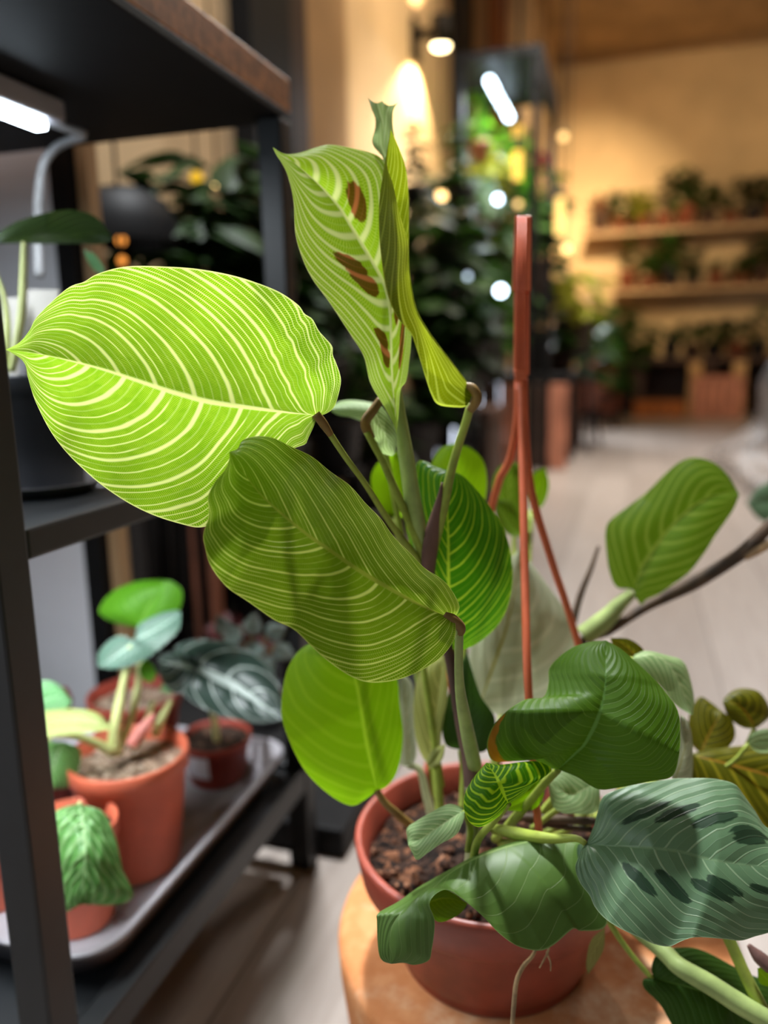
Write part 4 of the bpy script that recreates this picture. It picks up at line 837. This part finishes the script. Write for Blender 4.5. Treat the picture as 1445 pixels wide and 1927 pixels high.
# low dark bench nearer, left of the table
bq = P(850,775,2.9); bq2 = P(935,860,2.9)
bn = thing('low_bench', 'low dark brown wooden bench left of the display table', 'bench', (bq.x, bq.y, 0))
obj('seat_board', MB().box((bq.x-.35, bq.y-.12, bq.z-.03), (bq2.x, bq.y+.22, bq.z+.015)), plain('bench_brown', (74,48,34), .5), bn, False, .004)
for x in (bq.x-.3, bq2.x-.06): obj('leg', MB().box((x, bq.y-.1, 0), (x+.05, bq.y+.2, bq.z-.031)), M_dwood, bn, False)
# glowing strip added low on the left wall for slits of daylight
M_day = emit('daylight_glow', (226,236,255), 3.2)
w1 = obj('daylight_strip_1', MB().box((XW+.002, 3.6, .03), (XW+.03, 6.1, .34)), M_day, None, False); structure(w1)
fr = MB()
for yy in (3.55, 3.85, 4.15, 4.5, 4.9, 5.4, 6.05): fr.box((XW+.002, yy, .0), (XW+.05, yy+.06, .38))
fr.box((XW+.002,3.55,.34), (XW+.05,6.11,.38)).box((XW+.002,3.55,0), (XW+.05,6.11,.03))
obj('strip_frame', fr, M_dwood, w1, False)

# grow rack with LED tube hanging over the plants
lq = P(921,152,3.0); l2 = onx(958,214,lq.x)
gr = thing('grow_rack', 'black steel grow rack in the middle distance with a lit LED tube', 'shelf', (lq.x, lq.y, 0))
zt2 = lq.z+.06; gy0, gy1 = lq.y-.35, min(l2.y+.55, ty0-.03); gx0, gx1 = lq.x-.13, lq.x+.20
obj('hood', MB().box((gx0, gy0+.3, zt2), (gx1, gy1, zt2+.03)).box((gx1-.02, gy0+.3, zt2-.10), (gx1, gy1, zt2)), M_blackm, gr, False)
for (x, y) in ((gx0+.02,gy0+.32),(gx1-.02,gy0+.32),(gx0+.02,gy1-.02),(gx1-.02,gy1-.02)): obj('post', MB().box((x-.015,y-.015,0),(x+.015,y+.015,zt2-.001)), M_blackm, gr, False)
M_led2 = emit('led_tube_cool', (214,238,255), 14.0)
tag(obj('led_tube', MB().tube([(lq.x,lq.y,lq.z),(lq.x,l2.y,lq.z)], .014, 12), M_led2, gr), 'lit cool white LED tube')
# dense plants: (px, py of the foliage middle, distance, size, kind, colour)
D = [(690,640,2.1,.115,'fan','dk'),(620,720,1.9,.10,'fan','md'),(830,560,2.7,.14,'bush','dk'),(900,470,3.1,.14,'bush','dk'),(985,520,3.3,.13,'bush','bk'),
     (860,640,2.6,.11,'bush','bk'),(930,620,3.0,.11,'bush','br'),(1040,610,3.6,.13,'bush','dk'),(1075,560,4.2,.13,'bush','ye'),(1010,440,3.8,.13,'bush','md'),
     (800,470,2.9,.13,'bush','bk'),(1095,660,4.6,.12,'bush','dk'),(1130,640,5.6,.14,'bush','dk'),(1005,370,3.9,.10,'bush','br'),(870,300,3.0,.075,'tall','dk'),
     (905,250,3.3,.07,'tall','br'),(960,290,3.6,.08,'bush','br'),(780,300,2.7,.06,'tall','bk'),(850,380,3.0,.09,'bush','dk'),(925,380,3.4,.09,'bush','md'),
     (440,430,1.6,.10,'bush','bk'),(360,470,1.45,.09,'bush','bk'),(480,560,1.7,.12,'bush','bk'),(300,520,1.35,.09,'fan','dk'),(570,600,2.0,.12,'bush','bk'),
     (690,800,2.3,.11,'bush','bk'),(760,720,2.6,.12,'bush','bk'),(1140,720,6.0,.11,'bush','md'),(1160,600,6.6,.12,'bush','md'),(1185,660,7.0,.12,'bush','dk')]
WHERE = {'fan':'spiky','bush':'bushy','tall':'slender'}; CN = {'dk':'dark green','md':'mid green','br':'bright green','bk':'nearly black','ye':'yellow-green','br2':'red-brown'}
HOW = {0:'terracotta', 1:'brown', 2:'black', 3:'white'}
PL = [  # px, py of the foliage's middle, distance, pot radius, habit, colour, pot, label
 (690,640,2.1,.085,'fan','dk',2,'dark spiky plant just right of the largest leaf, behind it'),
 (622,700,1.9,.08,'fan','md',2,'green grassy plant between the largest leaf and the spotted leaf'),
 (830,560,2.7,.14,'bush','dk',2,'dark bushy plant right behind the folded leaf'),
 (905,470,4.3,.16,'bush','dk',2,'dark bushy plant left of the top of the orange hanger'),
 (1000,560,4.25,.12,'bush','bk',2,'nearly black bushy plant directly behind the orange hanger strap'),
 (860,650,2.6,.09,'bush','bk',2,'nearly black low plant behind the base of the folded leaf'),
 (930,625,4.1,.085,'bush','br',3,'bright green plant catching light left of the hanger strap'),
 (1047,625,4.3,.12,'bush','dk',1,'dark plant on the display table right of the hanger strap'),
 (1082,565,4.2,.10,'bush','ye',1,'yellow-green lit plant at the left end of the back wall ledges'),
 (998,440,3.7,.11,'bush','md',1,'mid green plant right of the top of the orange hanger'),
 (805,470,2.9,.12,'bush','bk',2,'nearly black plant right beside the folded leaf tip'),
 (1095,670,4.6,.12,'bush','dk',0,'dark plant past the far corner of the display table'),
 (1125,640,5.6,.14,'bush','dk',0,'large dark plant standing left of the wall bench'),
 (1005,365,4.0,.085,'bush','br',2,'bright green hanging plant left of the pink flower'),
 (866,300,3.0,.06,'tall','dk',2,'slender dark hanging vine left of the lit LED tube'),
 (902,225,3.3,.05,'tall','br',0,'bright green hanging vine touching the LED tube'),
 (958,285,3.6,.06,'bush','br',2,'bright leafy hanging plant under the LED tube'),
 (782,300,2.7,.05,'tall','bk',2,'slender nearly black hanging vine against the glowing wall'),
 (850,385,3.1,.08,'bush','dk',2,'dark hanging plant below the wall sconce'),
 (915,340,3.4,.075,'bush','ye',0,'hanging terracotta pot with yellowish foliage below the LED tube'),
 (440,440,1.6,.10,'bush','bk',2,'nearly black plant behind the rear post of the rack'),
 (350,480,1.42,.085,'bush','bk',2,'nearly black plant behind the rack, over the largest leaf'),
 (480,570,1.7,.11,'bush','bk',2,'nearly black wide plant behind the rack, right of the largest leaf top'),
 (290,500,1.32,.05,'fan','dk',2,'dark spiky plant behind the rack near the orange bulbs'),
 (580,590,2.1,.11,'bush','bk',2,'nearly black plant right of the rear rack post'),
 (690,800,2.35,.085,'bush','bk',2,'nearly black plant on the floor behind the leaf stalks'),
 (770,720,2.6,.11,'bush','bk',2,'nearly black plant behind the pale green upright stem'),
 (1150,715,6.2,.10,'bush','md',0,'mid green plant on the floor before the wall bench'),
 (1160,610,6.7,.12,'bush','md',1,'mid green plant at the left end of the wall bench'),
 (1200,665,7.0,.10,'bush','dk',1,'dark plant in front of the wall bench, its left part')]
M_cord = plain('hanging_cord_dark', (40,34,30), .7)
for i, (px, py, d, s, kind, col, pm, lb) in enumerate(PL):
    mid = P(px, py, d)
    while mid.x-2.2*s < XW+.04 or mid.y+2.2*s > YB-.02: d *= .98; s *= .98; mid = P(px, py, d)
    cen = {'bush':2.7,'fan':2.9,'tall':3.4}[kind]
    zb_ = mid.z-cen*s; hang = zb_ > 1.0 and d > 2.4
    h = 1.0
    on_table = px in (905, 1000, 930, 1047)
    if on_table: h = (mid.z-zt)/(cen*s); zb_ = zt; hang = False
    if zb_ < .06: h = mid.z/(cen*s); zb_ = 0.0
    nm = 'hanging_plant' if hang else 'potted_plant'
    t = far_plant((mid.x, mid.y, zb_+.001), s, kind, col, pm, lb, None, max(.5, h), 20+i % 5, nm, rz=i*1.3)
    t.name = nm
    if hang:
        mb = MB()
        for k in range(3): a = 2.09*k; mb.tube([(.98*math.cos(a), .98*math.sin(a), 1.5), (0,0,5.0)], .04, 5)
        mb.tube([(0,0,5.0), (0,0,(ZC-zb_)/(s*h)-.05)], .04, 5)
        obj('cord', mb, M_cord, t, local=True)
    elif zb_ > .02 and not on_table:
        st = thing('plant_stand', 'dark stand under the '+lb, 'stand', (mid.x, mid.y, 0)); r = s*.8
        st['label'] = 'dark stand of the '+lb if len(lb.split()) < 12 else 'dark stand of the '+' '.join(lb.split(',')[0].split()[:11])
        obj('stand_top', MB().lathe([(0,zb_-.02),(r*1.2,zb_-.02),(r*1.2,zb_-.001),(0,zb_-.001)], (mid.x,mid.y,0), 24), M_blackm, st)
        for k in range(3):
            a = 2.09*k+.4; obj('leg', MB().tube([(mid.x+r*math.cos(a), mid.y+r*math.sin(a), zb_-.019), (mid.x+r*1.3*math.cos(a), mid.y+r*1.3*math.sin(a), 0.004)], .010, 8), M_blackm, st)
# pink flower
q = P(1020,305,4.2); t = thing('hanging_flower', 'small pink flower hanging by the dark post in the middle distance', 'flower', q)
mb = MB()
for k in range(7):
    a = .9*k; mb.ball(q+Vector((.03*math.cos(a), .02*math.sin(a*1.7), .03*math.sin(a))), .022, 6, (1,.6,1))
obj('blossom', mb, plain('flower_pink', (206,60,96), .5, 0, .3), t); obj('cord', MB().tube([q+Vector((0,0,.04)), Vector((q.x,q.y,ZC-.002))], .003, 6), M_cord, t)

# ---- lamps
def bulb(px, py, d, rpx, col, strength, lb):
    q = P(px, py, d); r = rpx/F*d; t = thing('glow_bulb', lb, 'lamp', q)
    obj('bulb', MB().ball(q, r, 8), emit('bulb_glow_%d_%d' % (px, py), col, strength), t)
    obj('socket', MB().lathe([(0,r*.9),(r*.5,r*.9),(r*.5,r*2),(0,r*2.1)], q, 12), M_blackm, t)
    obj('cord', MB().tube([q+Vector((0,0,r*2)), Vector((q.x, q.y, ZC-.002))], .0025, 5), M_cord, t)
WARM, COOL, AMB = (255,206,130), (214,236,255), (255,160,70)
bulb(832,366,3.05,9,WARM,7,'warm bulb glowing below the wall sconce')
bulb(850,360,3.3,7,WARM,2,'fainter warm bulb just right of the brightest warm bulb')
bulb(937,375,2.9,7,COOL,14,'cool glowing ball for a glint left of the orange hanger top')  # cool glowing balls stand for glints of daylight among the plants
bulb(942,547,2.6,9,COOL,14,'glowing ball for the brightest cool glint left of the hanger strap')
bulb(880,520,2.4,5,COOL,2.5,'glowing ball for the faint glint left of the brightest cool glint')
bulb(1066,468,3.3,7,WARM,5,'warm bulb right of the orange hanger')
bulb(1060,257,3.3,7,WARM,3,'warm bulb by the corner above the pink flower')
bulb(975,384,2.8,6,WARM,3,'warm bulb above the orange hanger top')
bulb(408,341,1.55,9,(255,214,140),10,'bright warm bulb seen under the top shelf of the rack')
bulb(370,335,1.6,12,(230,180,40),1.4,'dim yellow bulb left of the bright warm bulb under the shelf')
bulb(228,452,1.25,9,AMB,1.6,'upper orange bulb behind the rack beside the arching dark leaf')
bulb(230,490,1.25,8,AMB,1.4,'lower orange bulb behind the rack beside the arching dark leaf')
def strip(nm, x0, y0_, x1, y1_, d, rpx, col, st, lb):
    a, b = P(x0,y0_,d), P(x1,y1_,d); b = Vector((a.x, a.y, b.z)); t = thing(nm, lb, 'lamp', b)
    obj('tube', MB().tube([a,b], rpx/F*d, 10), emit('strip_glow_%d' % x0, col, st), t)
    obj('cap', MB().tube([a+Vector((0,0,.002)), a+Vector((0,0,.04))], rpx/F*d*1.1, 10), M_blackm, t)
    obj('cord', MB().tube([a+Vector((0,0,.04)), Vector((a.x, a.y, ZC-.002))], .003, 5), M_cord, t)
strip('warm_tube', 974,236,974,268,2.75,8,(255,200,90),1.6,'warm hanging tube lamp right of the LED tube, upper short one')
strip('warm_tube', 974,284,974,336,2.75,8,(255,206,90),2.2,'warm hanging tube lamp right of the LED tube, lower longer one')
strip('warm_tube', 1054,372,1054,440,3.4,7,(255,210,120),2.4,'tall warm glow standing for lit wall at the corner left of the wall ledges')  # glowing tube put in where a spot lights the corner wall
# wall sconce
sq = onx(797,62,XW); sc = thing('wall_sconce', 'black cylinder wall sconce shining up and down the cream wall', 'lamp', sq)
ds = depth(sq); sx = XW+.125; sp = onx(829,62,sx); R_ = 19/F*depth(sp); zt_, zb2 = onx(826,26,sx).z, onx(831,92,sx).z
obj('cylinder', MB().lathe([(R_*.9,zb2+.01),(R_,zb2),(R_,zt_),(R_*.9,zt_-.01)], (sx, sp.y, 0), 32), M_blackm, sc)
obj('bulb', MB().ball((sx, sp.y, zb2+.008), R_*.86, 8, (1,1,.5)), emit('sconce_bulb', (255,228,170), 16), sc)
obj('wall_plate', MB().box((XW+.001, sp.y-.05, (zt_+zb2)/2-.10), (XW+.02, sp.y+.05, (zt_+zb2)/2+.06)).box((XW+.02, sp.y-.015, (zt_+zb2)/2-.015), (sx-R_*.9, sp.y+.015, (zt_+zb2)/2+.015)), M_blackm, sc, False)

q = P(1500,940,.95); b_ = q+Vector((.32,.05,0)); b_.z = 0; tp_ = thing('floor_plant', 'plant whose blurred sea-green leaf pokes in at the right edge above the brown branch', 'plant', b_)
blade('leaf', M_sheen, tp_, [(1500,940),(1460,940),(1430,945),(1404,948)], [(1500,940),(1470,905),(1430,915),(1404,948)], [(1500,940),(1470,985),(1430,978),(1404,948)], .95, .95, .95, arch=.1, nt=30, nv=10)
obj('stem', MB().tube(smooth_pts([q, q+Vector((.10,.02,.01)), q+Vector((.26,.04,-.10)), Vector((b_.x,b_.y,.09))], 20), .004, 8), M_stem, tp_)
obj('pot', MB().lathe([(0,0),(.055,0),(.072,.10),(.076,.10),(.076,.12),(.068,.12),(.065,.095),(0,.09)], b_, 32), M_terra, tp_)
# plastic sheet at the right edge
M_film = NT('clear_film'); _d = M_film.bsdf((.24,.22,.21,1), .4, 0, .6); _t = M_film.n('ShaderNodeBsdfTransparent'); _x = M_film.n('ShaderNodeMixShader')
M_film.l(M_film.step(M_film.noise(5, M_film.obj(), 3), .35, .7, .35, .7), _x.inputs[0]); M_film.l(_t.outputs[0], _x.inputs[1]); M_film.l(_d.outputs[0], _x.inputs[2]); M_film = M_film.done(_x.outputs[0])
mb = MB(); n1, n2 = 24, 16
b0, b1, t1 = onz(1338,870,0), onz(1560,1010,0), P(1560,560,2.6)
for i in range(n1+1):
    u = i/n1; lo = b0.lerp(b1, u); hi = b0.lerp(t1, u)
    for j in range(n2+1):
        v = j/n2; q = lo.lerp(hi, v); mb.v.append(q+Vector((.05*math.sin(9*u+5*v), .06*math.sin(14*v+6*u), .004+.0*v)))
for i in range(n1):
    for j in range(n2): k = i*(n2+1)+j; mb.f.append((k, k+1, k+n2+2, k+n2+1))
tag(obj('plastic_sheet', mb, M_film), 'sagging clear grey plastic sheet at the right edge of the photo', 'plastic sheet')
# wood post and dark pot behind the rack
q = onz(386,1196,0); q = P(386,1190,1.45); q.z = 0
pz = thing('wooden_post', 'red-brown wooden post standing in the dark behind the rack', 'post', q)
obj('post_body', MB().box((q.x-.02,q.y,0), (q.x+.02,q.y+.04,.36)), M_rwood, pz, False, .002); obj('post_foot', MB().box((q.x-.03,q.y-.006,0), (q.x+.03,q.y-.0005,.03)), M_rwood, pz, False, .002)
rp = P(428,1165,1.25); far_plant((rp.x, rp.y, .001), .035, 'fan', 'rd', 2, 'dark red leaved plant on the floor beside the red-brown wooden post', None, rp.z/(2.9*.035), 31)
hq = P(232,400,1.28); hat = thing('dark_dome', 'black rounded dome shape behind the rack below the top shelf', 'lampshade', (hq.x, hq.y, hq.z-.05))
obj('shade', MB().lathe([(.09,0),(.088,.03),(.07,.065),(.04,.085),(.012,.09),(0,.091)], (hq.x,hq.y,hq.z-.05), 32), M_blackm, hat)
obj('pole', MB().tube([(hq.x,hq.y,.0),(hq.x,hq.y,hq.z+.03)], .008, 8), M_blackm, hat); obj('base', MB().lathe([(0,.012),(.08,.012),(.085,0),(0,0)], (hq.x,hq.y,0), 24), M_blackm, hat)

# ================================================================ light
def area(name, loc, target, size, power, col, sy=None, spread=None):
    l = bpy.data.lights.new(name, 'AREA'); l.energy = power; l.color = col; l.shape = 'RECTANGLE' if sy else 'DISK'; l.size = size
    if sy: l.size_y = sy
    if spread: l.spread = spread
    o = bpy.data.objects.new(name, l); COL.objects.link(o); o.location = loc
    o.rotation_euler = (Vector(target)-Vector(loc)).to_track_quat('-Z', 'Y').to_euler(); return o
def spot(name, loc, target, power, col, ang, blend=.3, rad=.03):
    l = bpy.data.lights.new(name, 'SPOT'); l.energy = power; l.color = col; l.spot_size = math.radians(ang); l.spot_blend = blend; l.shadow_soft_size = rad
    o = bpy.data.objects.new(name, l); COL.objects.link(o); o.location = loc
    o.rotation_euler = (Vector(target)-Vector(loc)).to_track_quat('-Z', 'Y').to_euler(); return o
w = bpy.data.worlds.new('world'); S.world = w; w.use_nodes = True
w.node_tree.nodes['Background'].inputs[0].default_value = (.75,.82,.95,1); w.node_tree.nodes['Background'].inputs[1].default_value = .06
WRM = (1.0,.76,.46)
area('ceiling_panel', (-.50,1.15,2.9), (-.2,.5,.2), .18, 52, (.94,.97,1), spread=math.radians(110))
spot('plant_backlight', (-.22,2.5,2.0), (-.13,.36,.53), 145, (1,.98,.92), 17, .5, .05)  # unseen spot added to brighten the leaves from behind
area('shop_window', (-1.0,-1.5,1.7), (0,.5,.4), 1.4, 14, (.85,.93,1), 1.2)
area('grow_tube_lamp', (lq.x, (lq.y+l2.y)/2, lq.z-.03), (lq.x, (lq.y+l2.y)/2, 0), .04, 8, (.85,.94,1), .5)
area('grow_light_lamp', (e.x-.008, e.y-.22, e.z-.008), (e.x-.008, e.y-.22, 0), .03, 1.5, (.9,.96,1), .38)
area('lower_grow_light', (-.43,.375,.434), (-.41,.43,0), .05, 2.4, (.92,.97,1), .3)
area('panel_fill', (-1.02,.84,.60), (-1.1,1.02,.3), .05, 1.5, (.95,.97,1), .3)  # added light that brightens the white board
spot('sconce_down', (sx, sp.y, zb2-.02), (XW+.03, sp.y, zb2-.5), 60, WRM, 120, .2)
spot('sconce_up', (sx, sp.y, zt_+.02), (XW+.03, sp.y, zt_+.6), 22, WRM, 110, .2)
area('track_back_left', (-.2,5.4,2.85), (-.62,YB,1.5), .2, 16, WRM, spread=math.radians(50))
area('track_back_right', (.9,4.2,2.75), (.6,YB,1.1), .4, 21, WRM, spread=math.radians(100))
area('track_wall', (.3,3.4,3.1), (XW,3.2,1.6), .4, 15, (1,.80,.56), spread=math.radians(90))
area('floor_patch_fill', (-.55,5.3,1.0), (.0,5.1,0), .4, 22, (.9,.95,1))  # added light for the bright patch on the far floor
area('mid_fill', (-.25,2.9,2.35), (-.55,3.5,.6), .15, 12, (1,.93,.84), spread=math.radians(80))  # unseen light added to brighten the middle plants
area('table_fill', (-.62,4.1,1.45), (-.62,4.15,0), .05, 3.0, (.9,.97,1), .4)  # added light on the bright plant over the table
area('aisle_fill', (1.0,4.6,3.1), (.8,3.4,0), .8, 42, (1,.93,.87), spread=math.radians(80))  # unseen fill light added over the aisle
